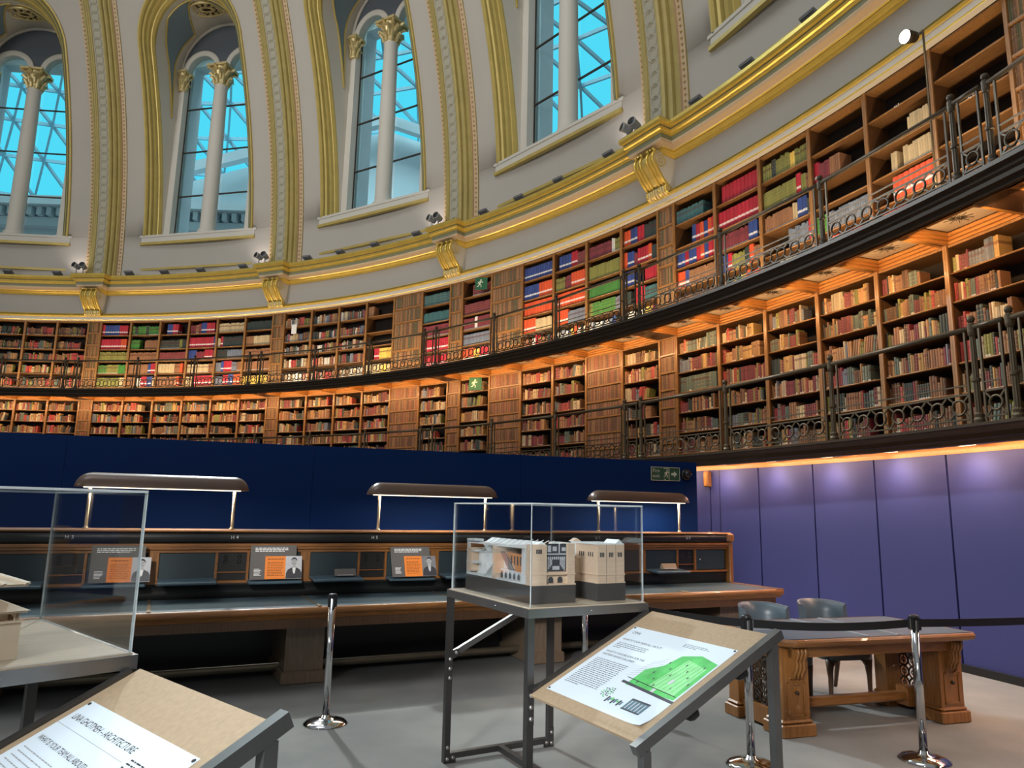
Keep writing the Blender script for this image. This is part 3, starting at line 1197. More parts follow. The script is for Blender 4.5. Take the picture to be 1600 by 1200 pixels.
PAL = {
    'B': ((.03, .06, .24), 'blue'), 'R': ((.42, .016, .035), 'crimson'), 'O': ((.66, .085, .022), 'orange'), 'G': ((.06, .22, .04), 'bright green'), 'g': ((.22, .22, .05), 'olive green'),
    'k': ((.03, .045, .04), 'dark green'), 't': ((.55, .43, .25), 'buff'), 'T': ((.045, .14, .15), 'teal'), 'm': ((.20, .03, .04), 'maroon'), 'n': ((.28, .13, .06), 'brown'),
    'y': ((.72, .50, .10), 'yellow'), 'w': ((.70, .68, .62), 'white'), 's': ((.16, .19, .25), 'slate blue'), 'e': ((.12, .16, .13), 'grey green')}
MIXLOW = ['n', 'n', 'n', 'm', 'm', 't', 'g', 'e', 'k', 'c1', 'c2', 'c3', 'c4', 's', 'c1', 'c5']
PAL.update({'c1': ((.38, .20, .085), 'tan'), 'c2': ((.16, .075, .035), 'dark brown'), 'c3': ((.42, .05, .045), 'red'), 'c4': ((.50, .30, .10), 'ochre'), 'c5': ((.50, .40, .26), 'cream')})
MIXDARK = ['n', 'c2', 'c2', 'm', 'k', 'k', 'e', 'c3', 'g', 'c1']
MIXPALE = ['w', 'w', 'c5', 't', 's', 'm', 'k', 'c1', 'c3', 'n']
UPROWS = {
    (3, 0): ['TTTTTTT...', '....BROBOR', 'BBRBBROBRR', 'OOBnnnnnnn', 'nnnnnnnnnn'], (3, 1): ['.RRRRRRRRR', 'RRRRRRRRRR', 'mmmmmmmBB.', 'BBRgggkOnn', 'wnTyGyOnOn'],
    (3, 2): ['ggkgggyggg', 'gggggggRgn', 'nnnnnntBBk', '.....ssssR', '...wtt....'], (3, 3): ['..........', 'Rmmnn.....', '..........', 'GGssssssss', 'kkOO..OOtw'],
    (3, 4): ['..........', '......tttt', '...t.ttttt', '...OOOOOOO', 'nOORRtyRkk'], (3, 5): ['..........', '..........', '..........', '..........', 'kw..R.k.s.'],
    (2, 0): ['...mmmmmmm', 'mmmmmmmmmm', 'mmmmwmmmmm', 'ssssssssss', 'OOOOyyRRRs'], (2, 2): ['BBBBBBBBBB', 'BBBBBOOOOO', 'OOOOOOOOOO', 'OOOOtttttt', 'nn.wRnnnkm'],
    (2, 3): ['.BBBBRRmmm', 'gggmmOOOOO', 'OOOOOOOOOO', 'OOOOssssss', 'wwswsyOwkw'], (2, 4): ['mmmmmmmwgg', 'gggggggggg', 'GGGGGGGGGG', 'gGGGGGGGss', 'wswwswsBkk'],
    (2, 5): ['OOBBRRkkkk', 'OBBmRRROkk', 'BBB...RRRR', 'kk.RRRTTTT', 'Tww.wwyymk'], (1, 3): ['nn........', '..........', '..........', '...RRyyyyy', 'ttttttyytt'],
    (1, 5): ['TTTTTTTTTT', 'TTTTTTTTTT', 'mmmmmmmmmm', '.RRRRRRRRR', 'RRRRRR.RRR'], (0, 0): ['RBBBBBRRR.', 'RRRRRRROO.', 'gggggggggg', 'GGGggggGGG', 'ggggggggtt'],
    (0, 1): ['GkGGGkGGGG', 'GGG..nnnnn', 'nnnnnnnnnn', 'nnnnnnnBRR', 'nnnwwRRBBt'], (0, 2): ['..BBRR....', 'kkkkkkkgkk', 'mmmmmmmmmm', 'ttttttnnO.', 'nnnnnnnO..'],
    (0, 3): ['mmnmBBRRR.', 'RRRRRRRRRB', 'BBBmmmRRRm', 'ttttttttnn', 'tt.RRRRRRR'], (0, 4): ['tttttttttt', 'tRkkkkkkkk', 'kkkkssssss', 'ssBRRRssnn', 'sssRRBBOOO'],
    (0, 5): ['kkkkkkkkkk', 'nnnttttttn', 'nnnnnnnnnn', 'nnnnnnnnnn', 'yyyyyyyyyt']}
BINDERS = set('BRO')
books = []           # tier, bay, press, row, index, x0, width, height, depth, front, tilt, colour, name, seed
for tier in (0, 1):
    for (b, k) in PRESS:
        if (tier, b, k) in DOORS:
            continue
        T = TIER[tier]
        for ri, zf in enumerate(T['rows']):
            top = T['z1'] - .03 if ri == 0 else T['rows'][ri - 1] - .024
            room = top - zf
            xa, xb = -PWID / 2 + .03, PWID / 2 - .03
            lst = []
            code = UPROWS.get((b, k), None) if tier == 1 else None
            if code is not None:
                s = code[ri]
                un = (xb - xa) / len(s)
                i = 0
                while i < len(s):
                    ch = s[i]
                    j = i
                    while j < len(s) and s[j] == ch:
                        j += 1
                    if ch != '.':
                        binder = ch in BINDERS
                        x, xe = xa + un * i, xa + un * j
                        bw = rnd.uniform(.07, .085) if binder else rnd.uniform(.028, .045)
                        hh = min(room - .04, rnd.uniform(.31, .34) if binder else rnd.uniform(.26, .31))
                        nb = max(1, int(round((xe - x) / bw)))
                        bw = (xe - x) / nb
                        sd_ = rnd.uniform(.96, 1.0) if (binder and rnd.random() < .85) else (.9 if binder else rnd.random() * .8)
                        for q in range(nb):
                            c, nm = PAL[ch]
                            f = rnd.uniform(.85, 1.15)
                            lst.append((x + bw * q, bw * .955, hh * rnd.uniform(.985, 1.0) if binder or rnd.random() < .7 else hh * rnd.uniform(.88, 1.0), rnd.uniform(.2, .24), .045, 0.0, tuple(min(1, v * f) for v in c), nm, sd_))
                    i = j
            else:
                if tier == 0:
                    fill = rnd.choice([.62, .72, .8, .85, .9, .97, 1.0, 1.0])
                    pal = MIXLOW if zf > 3.1 else MIXLOW + MIXDARK
                elif b == 1:
                    fill, pal = .98, (MIXPALE if ri > 2 else MIXDARK + MIXPALE)
                else:
                    fill, pal = rnd.choice([.8, .9, 1.0]), (MIXDARK + ['c3', 'g'] if ri < 3 else ['g', 'e', 'c3', 'n', 't', 'c1', 'n', 'O'])
                x = xa
                leanrow = rnd.random() < .14
                end = xa + (xb - xa) * fill - (.06 if leanrow else 0)
                runl = 0
                while x < end - .02:
                    if runl <= 0:
                        runl = rnd.choice([1, 1, 1, 1, 1, 1, 2, 2, 3, 5])
                        key = rnd.choice(pal)
                        bw0 = rnd.uniform(.019, .044)
                        hh0 = min(room - .03, rnd.uniform(.165, .262) if tier == 0 else rnd.uniform(.19, .27))
                        sd0 = rnd.random() * .8
                        vary = rnd.random() < .5
                    if tier == 0 and (b, k, ri) == (3, 0, 2):
                        key, bw0, hh0, sd0 = 'e', .066, .27, .1
                    bw = min(bw0 * rnd.uniform(.92, 1.08), end - x)
                    c, nm = PAL[key]
                    f = rnd.uniform(.65, 1.35)
                    tl = 0.0
                    if leanrow and x > (xa + end) / 2 and hh0 < room - .04:
                        tl = .16
                    g_ = .86 if tier == 0 else .8
                    lst.append((x, bw * .97, hh0 * rnd.uniform(.97, 1.0), rnd.uniform(.14, .2), .05, tl, tuple(min(1, v * f * g_) for v in c), nm, rnd.random() * .8 if vary else sd0))
                    x += bw + (.004 if tl else .0005)
                    runl -= 1
            for q, t in enumerate(lst):
                books.append((tier, b, k, ri, q + 1) + t)


def book_geo(t, fancy):
    """local geometry of one book standing at its own foot: verts, faces, per-face uv"""
    tier, b, k, ri, q, x0, w, h, d, fy, tilt, col, nm, sd = t
    vs, fs, uv = [], [], []
    if not fancy:
        k_, e_ = w * .3, min(.009, w * .2)
        vs = []
        for z in (0, h):
            vs += [(-w / 2, e_, z), (-w / 2 + k_, 0, z), (w / 2 - k_, 0, z), (w / 2, e_, z), (w / 2, d, z), (-w / 2, d, z)]
        fs = [(0, 1, 7, 6), (1, 2, 8, 7), (2, 3, 9, 8), (3, 4, 10, 9), (5, 0, 6, 11), (6, 7, 8, 9, 10, 11)]
        uv = [[(0, 0), (.3, 0), (.3, 1), (0, 1)], [(.3, 0), (.7, 0), (.7, 1), (.3, 1)], [(.7, 0), (1, 0), (1, 1), (.7, 1)], [(-1, .5)] * 4, [(-1, .5)] * 4, [(-1, .5)] * 6]
    else:
        n = 6
        bul = min(.01, w * .22)
        prof = []
        for i in range(n + 1):
            s = i / n
            prof.append((-w / 2 + w * s, bul - bul * math.sin(PI * s)))
        for z in (0, h):
            for x, y in prof:
                vs.append((x, y, z))
        vs += [(-w / 2, d, 0), (w / 2, d, 0), (-w / 2, d, h), (w / 2, d, h)]
        m = n + 1
        for i in range(n):
            fs.append((i, i + 1, m + i + 1, m + i))
            uv.append([(i / n, 0), ((i + 1) / n, 0), ((i + 1) / n, 1), (i / n, 1)])
        a, c = 2 * m, 2 * m + 1
        fs.append((n, c, c + 2, m + n))
        uv.append([(-1, .5)] * 4)
        fs.append((a, 0, m, a + 2))
        uv.append([(-1, .5)] * 4)
        fs.append((a + 2,) + tuple(range(m, 2 * m)) + (c + 2,))
        uv.append([(-1, .5)] * (m + 2))
        fs.append((c,) + tuple(range(n, -1, -1)) + (a,))
        uv.append([(-1, .5)] * (m + 2))
        fs.append((c, a, a + 2, c + 2))
        uv.append([(-1, .5)] * 4)
    if tilt:
        ct, st_ = math.cos(tilt), math.sin(tilt)
        vs = [(x * ct + z * st_ + w * .0, y, z * ct - (x - w / 2) * st_ * 1.0) for x, y, z in vs]
    return vs, fs, uv


def book_mesh(name, parts):
    V, F, U, C = [], [], [], []
    for (vs, fs, uv), col, sd in parts:
        o = len(V)
        V.extend(vs)
        for f, u in zip(fs, uv):
            F.append(tuple(i + o for i in f))
            U.append(u)
            C.append((*col, sd))
    me = bpy.data.meshes.new(name)
    me.from_pydata(V, [], F)
    lay = me.uv_layers.new(name='UVMap')
    ca = me.color_attributes.new('Col', 'FLOAT_COLOR', 'CORNER')
    flat, cf = [], []
    for u, c in zip(U, C):
        for p in u:
            flat.extend(p)
            cf.extend(c)
    lay.data.foreach_set('uv', flat)
    ca.data.foreach_set('color', cf)
    me.materials.append(BOOK)
    me.update()
    return me


def press_b(b, k):
    return b + (PW + ST * (k + .5)) / BAY


def book_world(t):
    tier, b, k, ri, q, x0, w, h, d, fy = t[:10]
    bb = press_b(b, k)
    a = ang(bb)
    x = x0 + w / 2
    p = pol(bb, RB + fy, TIER[tier]['rows'][ri] + .0005)
    return p + Vector((math.cos(a), -math.sin(a), 0)) * x, -a


def scr(p):
    q = p - Vector((0, 0, EYE))
    dpt_ = q.dot(fw)
    return 800 + FPX * q.dot(rt) / dpt_, 600 - FPX * q.dot(up) / dpt_, dpt_


scored = []
for t in books:
    p, rz = book_world(t)
    x, y, dd_ = scr(p + Vector((0, 0, t[7] / 2)))
    vis = (-2 < x < 1598) and (0 < y < 1190)
    if t[0] == 0 and (y > 690 - (x < 1000) * 15 or x < 0):
        vis = False
    if t[0] == 0 and t[3] == 5:
        vis = False
    a = math.cos(math.atan2(p.x, p.y) - (-rz))
    scored.append(((t[6] * t[7] * max(.05, a) / dd_ ** 2) if vis else 0, t))
order = sorted(range(len(scored)), key=lambda i: -scored[i][0])
single = set(order[:300])
npress = {}
pr_order = sorted(PRESS, key=lambda t: -(t[0] * 6 + t[1]))
for i, pk in enumerate(pr_order):
    npress[pk] = i + 1
stuff_parts = []
names_t = ('lower', 'upper')
for i, t in enumerate(books):
    p, rz = book_world(t)
    tier, b, k, ri, q, x0, w, h, d, fy, tilt, col, nm, sd = t
    if i in single:
        me = book_mesh('book', [(book_geo(t, True), col, sd)])
        o = link('book', me)
        o.location = p
        o.rotation_euler = (0, 0, rz)
        kind = 'white-labelled binder' if sd > .95 else ('binder' if sd > .85 else ('leather book' if tier == 0 else 'cloth book'))
        lab = '%s %s, %s from left, %s shelf, %s tier, %s press from right' % (nm, kind, ordw(q), ordw(ri + 1), names_t[tier], ordw(npress[(b, k)]))
        tag(o, lab, 'book', 'books on the %s tier shelves' % names_t[tier])
    else:
        c, s = math.cos(rz), math.sin(rz)
        vs, fs, uv = book_geo(t, False)
        stuff_parts.append((([(p.x + x * c - y * s, p.y + x * s + y * c, p.z + z) for x, y, z in vs], fs, uv), col, sd))
o = link('shelved_books', book_mesh('shelved_books', stuff_parts))
o['kind'] = 'stuff'
tag(o, 'long rows of old leather and cloth books filling the curved bookcases farther off', 'books')

# false-spine panels (doors and piers)
def spines(m, x0, x1, zr, y, seed, mi=(1, 2, 3)):
    r = random.Random(seed)
    for z0, z1 in zr:
        x = x0
        while x < x1 - .015:
            w = min(r.uniform(.022, .038), x1 - x)
            hh = (z1 - z0) * r.uniform(.9, 1.0)
            c = r.choice(mi)
            m.prism([(x, y), (x + w * .5, y - .010), (x + w * .95, y), (x + w * .95, y + .02), (x, y + .02)], z0, z0 + hh, 'xy', c)
            if r.random() < .45:
                for g in r.sample((.2, .42, .64, .85), 2):
                    m.box(x + .002, x + w * .85, y - .0085, y, z0 + hh * g - .002, z0 + hh * g + .002, 4)
            x += w


FS = [OAK, mat('false_spine_tan', (.30, .15, .06), .5, var=.35, scale=20), mat('false_spine_brown', (.15, .072, .03), .5, var=.35, scale=20), mat('false_spine_red', (.26, .085, .04), .5, var=.35, scale=20), mat('false_spine_gilt', (.48, .30, .11), .45, var=.2),
      mat('false_spine_green', (.10, .09, .035), .5, var=.3, scale=20)]


def spine_panel(name, w, H, nrow, ymat, door=False):
    root = empty(name)
    m = MB()
    e = .022
    m.box(-w, w, .02, .05, 0, H)
    m.box(-w, -w + e, -.012, .03, 0, H)
    m.box(w - e, w, -.012, .03, 0, H)
    pz = H / nrow
    for i in range(nrow + 1):
        m.box(-w + e, w - e, -.006, .02, max(0, i * pz - .016), min(H, i * pz + .016))
    m.build('oak_frame' if not door else 'door_frame', OAK, root)
    m = MB()
    spines(m, -w + e + .004, w - e - .002, [(i * pz + .018, (i + 1) * pz - .03) for i in range(nrow)], .012, ymat, (1, 2, 2, 3, 1) if ymat % 2 else (1, 1, 2, 5))
    m.build('false_book_spines', FS, root)
    if door:
        m = MB()
        m.lathe([(.006, 0), (.014, .01), (.014, .022), (.002, .03)], 8, 0, (0, 0, 0))
        k = m.build('door_knob', BRASS, root)
        k.location = (w - .03, -.012, H * .47)
        k.rotation_euler = (R_(90), 0, 0)
    return root


pier_p = {}
for tier in (0, 1):
    T = TIER[tier]
    H = T['z1'] - T['z0']
    for b in range(0, 5):
        if tier not in pier_p:
            pier_p[tier] = spine_panel('pier_panel', RB * PW, H, 7 if tier == 0 else 6, 11 + tier)
            o = pier_p[tier]
        else:
            o = copy_tree(pier_p[tier])
        place(o, b, RB, T['z0'])
        tag(o, 'narrow oak pier of false book spines, %s tier, %s from the left' % (names_t[tier], ordw(b + 1)), 'panelling', 'narrow piers of false book spines')
dn = {0: 0, 1: 0}
door_p = {}
for (tier, b, k) in sorted(DOORS):
    T = TIER[tier]
    if tier not in door_p:
        door_p[tier] = spine_panel('hidden_door', PWID / 2, T['z1'] - T['z0'], 7 if tier == 0 else 6, 21 + tier, True)
        o = door_p[tier]
    else:
        o = copy_tree(door_p[tier])
    dn[tier] += 1
    place(o, press_b(b, k), RB, T['z0'])
    tag(o, 'hidden oak door covered in false book spines, %s tier, %s from the left' % (names_t[tier], ordw(dn[tier])), 'door', 'hidden doors of false spines')
bc_p = {}
for tier in (0, 1):
    for (b, k) in PRESS:
        if (tier, b, k) in DOORS:
            continue
        if tier not in bc_p:
            bc_p[tier] = bookcase(tier)
            o = bc_p[tier]
        else:
            o = copy_tree(bc_p[tier])
        place(o, press_b(b, k), RB, TIER[tier]['z0'])
        tag(o, 'open oak bookcase press on the %s tier, %s from the right' % (names_t[tier], ordw(npress[(b, k)])), 'bookcase', '%s tier bookcases' % names_t[tier])

# ------------------------------------------------------------------ fittings along the gallery
def exit_sign(name, w, h, full):
    root = empty(name)
    m = MB()
    m.box(-w / 2, w / 2, 0, .012, -h / 2, h / 2)
    m.build('sign_plate', EXITM if full else EXITG, root)
    m = MB()
    y = -.002
    if full:
        e = .006
        for x0, x1, z0, z1 in ((-w / 2, w / 2, h / 2 - e, h / 2), (-w / 2, w / 2, -h / 2, -h / 2 + e), (-w / 2, -w / 2 + e, -h / 2, h / 2), (w / 2 - e, w / 2, -h / 2, h / 2)):
            m.box(x0, x1, y, .006, z0, z1)
        for t, zz in (('Fire', .018), ('exit', -.048)):
            vs, fs = text_geo(t, .066)
            m.add([(-w / 2 + .022 + a, y, zz + b_) for a, b_, c in vs], fs)
        x0, x1 = -.025, .055
        for a0, a1, z0, z1 in ((x0, x1, h / 2 - .022, h / 2 - .014), (x1 - .008, x1, -h / 2 + .014, h / 2 - .014), (x0, x0 + .03, -h / 2 + .014, -h / 2 + .022)):
            m.box(a0, a1, y, .006, z0, z1)
        ox, k = .012, 1.0
        m.prism([(.085, .016), (.125, .016), (.125, .04), (.172, 0), (.125, -.04), (.125, -.016), (.085, -.016)], y, .006, 'xz')
    else:
        ox, k = -.03, h / .15
    # running figure
    ph = .028 * k
    m.lathe([(.001, -.008), (.011 * k, -.004), (.011 * k, .004), (.001, .008)], 10, 0, (0, 0, 0)) if False else None
    P = lambda a, b_: (ox + a * k, y, b_ * k)
    m.add([(ox + .012 * k + .010 * k * math.cos(2 * PI * i / 10), y, .042 * k + .010 * k * math.sin(2 * PI * i / 10)) for i in range(10)], [tuple(range(9, -1, -1))])
    for a, b_, wd in ((P(.008, .03), P(-.006, -.008), .016), (P(.006, .024), P(.03, .012), .007), (P(.03, .012), P(.034, .03), .006), (P(.006, .026), P(-.02, .016), .007), (P(-.02, .016), P(-.024, -.004), .006),
                      (P(-.004, -.008), P(.016, -.022), .009), (P(.016, -.022), P(.012, -.046), .008), (P(-.008, -.008), P(-.018, -.03), .009), (P(-.018, -.03), P(-.036, -.036), .008)):
        m.beam(a, b_, wd * k, .004, up=(0, 1, 0))
    m.build('pictogram', EXITW, root)
    return root


o = exit_sign('exit_sign', .30, .30, False)
place(o, 2 + (PW + ST * .80) / BAY, RB - .16, 6.83)
o.rotation_euler.z += R_(30)
tag(o, 'green exit sign on the upper tier beside the false-spine door', 'sign', 'hanging exit signs')
o = exit_sign('exit_sign', .30, .30, False)
place(o, 2 + (PW + ST * .72) / BAY, RB - .18, 4.41)
o.rotation_euler.z += R_(30)
tag(o, 'green exit sign under the upper gallery beside the lower false-spine door', 'sign', 'hanging exit signs')

# floodlights and paired spots standing on the cornice
def floodlight():
    r = empty('floodlight')
    m = MB()
    m.M = Matrix.Rotation(R_(-28), 4, 'X') @ Matrix.Translation((0, 0, .02))
    m.cbox(-.14, .14, -.10, .10, 0, .055, .012)
    for i in range(6):
        m.box(-.12, .12, -.085 + .03 * i, -.075 + .03 * i, -.02, 0)
    m.build('lamp_body', FLOODG, r)
    m = MB()
    m.beam((-.12, .06, -.06), (-.12, .06, .06), .02, .02)
    m.beam((.12, .06, -.06), (.12, .06, .06), .02, .02)
    m.box(-.13, .13, .03, .09, -.075, -.06)
    m.build('bracket', FLOODG, r)
    return r


fl = floodlight()
n_ = 0
FL = [b + f for b in (-1, 0, 1, 2, 3) for f in (.17, .36, .56, .80) if -.6 < b + f < 3.6]
for i, bb in enumerate(FL):
    o = fl if i == 0 else copy_tree(fl)
    place(o, bb, 20.06, 8.54)
    tag(o, 'grey slab floodlight lying on the gilt cornice, %s from the left' % ordw(i + 1), 'floodlight', 'floodlights along the cornice')


def twin():
    r = empty('twin_spotlight')
    m = MB()
    m.box(-.28, .28, -.06, .10, 0, .03)
    m.build('base', CAMG, r)
    for x in (-.11, .11):
        m = MB()
        m.tube([(x, 0, .03), (x, 0, .20)], .018, 8)
        m.build('stem', CAMG, r)
        m = MB()
        m.M = Matrix.Translation((x, -.02, .27)) @ Matrix.Rotation(R_(78), 4, 'X') @ Matrix.Rotation(R_(10 if x > 0 else -14), 4, 'Y')
        m.lathe([(.035, -.12), (.075, -.11), (.08, -.04), (.085, .07), (.092, .08), (.092, .11)], 14)
        h = m.build('lamp_head', CAMG, r)
        m2 = MB()
        m2.M = m.M
        m2.lathe([(.08, .108), (.075, .113)], 14)
        m2.build('lens', BLACK, h)
    return r


tw = twin()
for i in range(4):
    o = tw if i == 0 else copy_tree(tw)
    place(o, i - .065, 19.86, 8.47)
    tag(o, 'pair of grey spotlights on the cornice %s' % ('above the leftmost bracket', 'above the second bracket from the left', 'above the third bracket from the left', 'above the rightmost bracket')[i], 'spotlight', 'paired spotlights on the cornice')

# bright work lamp on a pole on the upper gallery
t = thing('gallery_spotlight', 'glaring bright spotlight on a slim pole at the top of the upper gallery', 'spotlight', pol(3.862, 19.9, 4.825), -ang(3.862))
m = MB()
m.lathe([(.12, 0), (.12, .015), (.02, .03)], 12)
m.tube([(0, 0, .02), (0, 0, 2.22)], .012, 8)
m.build('pole', BRASS, t)
m = MB()
m.M = Matrix.Translation((-.12, -.08, 2.20)) @ Matrix.Rotation(R_(100), 4, 'X')
m.lathe([(.03, -.10), (.06, -.09), (.075, 0), (.08, .06)], 14)
h = m.build('lamp_head', IRON, t)
m2 = MB()
m2.M = m.M
m2.lathe([(.06, .05), (.075, .065), (.05, .09), (.001, .10)], 14)
m2.build('bulb', SPOTE, h)
m = MB()
m.beam((0, 0, 2.2), (-.12, -.05, 2.2), .02, .02)
m.build('arm', IRON, t)

# small notes in the shelves
t = thing('paper_note', 'small white paper note hung on the top shelf of an upper press', 'note', pol(1 + (PW + ST * .4) / BAY, RB - .02, 6.42), -ang(1.1))
m = MB()
m.box(-.09, .09, 0, .004, 0, .28)
m.build('sheet', WHITE, t)
for (b, k, row, zz, lab) in ((3, 4, 0, 6.65, 'white ALT shelf tag on the top shelf nearest the bright spotlight'), (3, 2, 1, 6.20, 'white ALT shelf tag below the olive green books'), (3, 5, 1, 6.20, 'white ALT shelf tag on the emptiest upper press at the right edge')):
    bb = press_b(b, k)
    t = thing('shelf_tag', lab, 'tag', pol(bb, RB + .004, zz - .022), -ang(bb), 'white shelf tags')
    vs, fs = text_geo('ALT', .05, 1.0, 'CENTER')
    m = MB()
    m.add([(a, 0, q * .8) for a, q, c in vs], fs)
    m.build('lettering', WHITE, t)

# wooden wall box on the violet panels
t = thing('wall_box', 'small oak box fixed high on the first violet panel', 'box', pol(3.202, RP - .001, 1.93), -ang(3.202))
m = MB()
m.cbox(-.05, .05, -.09, 0, 0, .24, .012)
m.build('box_body', OAKT, t)
m = MB()
m.box(-.03, .03, -.095, -.09, .02, .22)
m.build('box_front', OAKL, t)

# ------------------------------------------------------------------ navy partition
HP = R_(72.5)
pd = Vector((math.sin(HP), math.cos(HP), 0))
PE = Vector((2.4648, 9.629, 0))
RZP = math.atan2(pd.y, pd.x)
o = structure(empty('wall_partition', PE, RZP))
m = MB()
x = 0.0
for w in (2.45, 2.45, 2.45, 2.45, 2.45):
    m.box(x - w + .003, x, 0, .10, 0, 2.185)
    x -= w
m.build('wall_partition_board', NAVY, o)
o = exit_sign('exit_sign', .42, .175, True)
o.location = PE + pd * (-.47) + Vector((pd.y, -pd.x, 0)) * .014 + Vector((0, 0, 2.02))
o.rotation_euler = (0, 0, RZP)
tag(o, 'dark green fire exit sign with arrow at the right end of the navy partition', 'sign')
t = thing('dome_camera', 'black dome security camera on the navy partition beside the fire exit sign', 'camera', PE + pd * (-.17) + Vector((pd.y, -pd.x, 0)) * .001 + Vector((0, 0, 2.02)), RZP)
m = MB()
m.M = Matrix.Rotation(R_(90), 4, 'X')
m.lathe([(.075, 0), (.075, .03), (.065, .045)], 20)
m.build('camera_base', BLACK, t)
m = MB()
m.M = Matrix.Rotation(R_(90), 4, 'X')
m.lathe([(.06, .045), (.056, .075), (.04, .098), (.015, .11), (.001, .111)], 20)
m.build('camera_dome', mat('smoked_dome', (.01, .01, .011), .06, var=.05), t)

# ------------------------------------------------------------------ the long reading desk
D0 = Vector((-2.51541526, 6.78391706, 0))
dd = Vector((.9007, .4344, 0)).normalized()
nn = Vector((dd.y, -dd.x, 0))
RZD = math.atan2(dd.y, dd.x)
SEAT = 1.299
XL, XR = -3.9, 5.90
desk = thing('reading_desk', 'long oak library desk with blue leather worktop, black number band and cubby holes', 'desk', D0, RZD)
ZT, ZW = 1.285, .68


def dloc(s, off, z=0):
    return D0 + dd * s + nn * off + Vector((0, 0, z))


m = MB()
m.box(XL, XR - .03, .05, .32, .55, ZT - .02)
m.build('carcass', BLACK, desk)
m = MB()
m.cbox(XL, XR, -.045, .36, ZT - .02, ZT, .006)
m.build('top_ledge', OAKT, desk)
m = MB()
m.prism([(.05, 1.165), (-.02, 1.165), (-.038, 1.19), (-.042, 1.22), (-.038, 1.25), (-.02, ZT - .02), (.05, ZT - .02)], XL, XR - .08, 'yz', 0, True)
band = m.build('number_band', BLACK, desk)
m = MB()
for n in range(-2, 5):
    vs, fs = text_geo('H %d' % (4 + n), .042, 1.1, 'CENTER')
    m.add([(n * SEAT + a, -.0435, 1.208 + b_) for a, b_, c in vs], fs)
m.build('seat_lettering', WHITE, band)
m = MB()
m.prism([(.05, 1.085), (-.005, 1.085), (-.005, 1.105), (-.03, 1.115), (-.03, 1.135), (-.045, 1.14), (-.045, 1.165), (.05, 1.165)], XL, XR - .06, 'yz')
m.build('oak_moulding', OAKT, desk)
for n in range(-3, 5):
    c = n * SEAT
    if c - SEAT / 2 >= XL - .3:
        m = MB()
        m.box(c - SEAT / 2 - .045, c - SEAT / 2 + .045, -.004, .05, .835, 1.085)
        m.build('oak_stile', OAKV, desk)
    if c + .1 > XR or c < XL:
        continue
    m = MB()
    m.box(c - .60, c - .145, .012, .05, .845, 1.08)
    m.build('leather_panel', LEATHD, desk)
    m = MB()
    m.cbox(c + .15, c + .60, -.002, .05, .845, 1.08, .004)
    dr = m.build('cupboard_door', LEATHD, desk)
    m = MB()
    m.lathe([(.012, 0), (.012, .012), (.004, .02)], 10, 0, (0, 0, 0))
    k = m.build('lock_knob', CHROME, dr)
    k.location = (c + .20, -.003, .965)
    k.rotation_euler = (R_(90), 0, 0)
    m = MB()
    for x in (c - .135, c + .135):
        m.box(x - .011, x + .011, -.006, .05, .835, 1.085)
    m.box(c - .12, c + .12, -.004, .05, .905, .913)
    m.build('cubby_frame', OAKT, desk)
    m = MB()
    m.box(c - .124, c + .124, .02, .05, .84, 1.08)
    for x in (-.06, .06):
        for z in (1.0, 1.045):
            m.tube([(c + x + .016 * math.cos(2 * PI * i / 10), .016, z + .016 * math.sin(2 * PI * i / 10)) for i in range(10)], .003, 4, 0, closed=True, up=(0, 1, 0))
    m.build('cubby_back', BLACK, desk)
    if n in (-1, 0, 1, 2, 3, 4):
        m = MB()
        m.M = Matrix.Translation((c - .37, -.005, .855)) @ Matrix.Rotation(R_(4), 4, 'X')
        m.cbox(-.235, .235, -.24, .0, -.012, .012, .006)
        m.build('book_rest', LEATH, desk)
    if n in (-1, 0, 1):
        m = MB()
        m.M = Matrix.Translation((c + .37, -.005, .835)) @ Matrix.Rotation(R_(4), 4, 'X')
        m.cbox(-.235, .235, -.17, .0, -.012, .012, .006)
        m.build('book_rest', LEATH, desk)
m = MB()
m.box(XL, XR - .05, -.012, .05, .815, .838)
m.build('cubby_sill', OAKT, desk)
m = MB()
m.prism([(.05, ZW), (.02, ZW), (.03, .74), (.02, .79), (-.002, .815), (.05, .815)], XL, XR - .06, 'yz', 0, True)
m.build('black_back_panel', BLACK, desk)
m = MB()
m.cbox(XR - .065, XR, -.05, .36, ZW, ZT + .004, .012)
m.cbox(XR - .10, XR + .02, -.075, .38, 1.16, ZT + .006, .03)
m.build('end_panel', OAKV, desk)
m = MB()
m.box(XL, XR - .08, -.76, .06, ZW - .02, ZW + .001)
m.build('leather_worktop', LEATHW, desk)
m = MB()
m.prism([(-.76, ZW), (-.80, ZW + .004), (-.825, ZW - .012), (-.83, ZW - .035), (-.81, ZW - .055), (-.79, ZW - .06), (-.785, ZW - .09), (-.76, ZW - .10)], XL, XR + .02, 'yz', 0, True)
m.box(XR - .09, XR + .03, -.82, .3, ZW - .06, ZW + .003)
m.build('worktop_edge', OAKT, desk)
m = MB()
m.prism([(-.77, ZW - .06), (-.77, ZW - .17), (-.72, ZW - .17), (-.72, ZW - .06)], XL, XR - .05, 'yz')
m.build('apron', OAKI, desk)
for n in range(-2, 5):
    m = MB()
    xs = (n + .5) * SEAT
    if xs > XR:
        continue
    m.M = Matrix.Translation((xs, 0, ZW))
    m.box(-.012, .012, -.775, .02, 0, .006)
    m.cbox(-.016, .016, -.80, -.70, 0, .012, .003)
    m.build('brass_divider', LAMPP, desk)
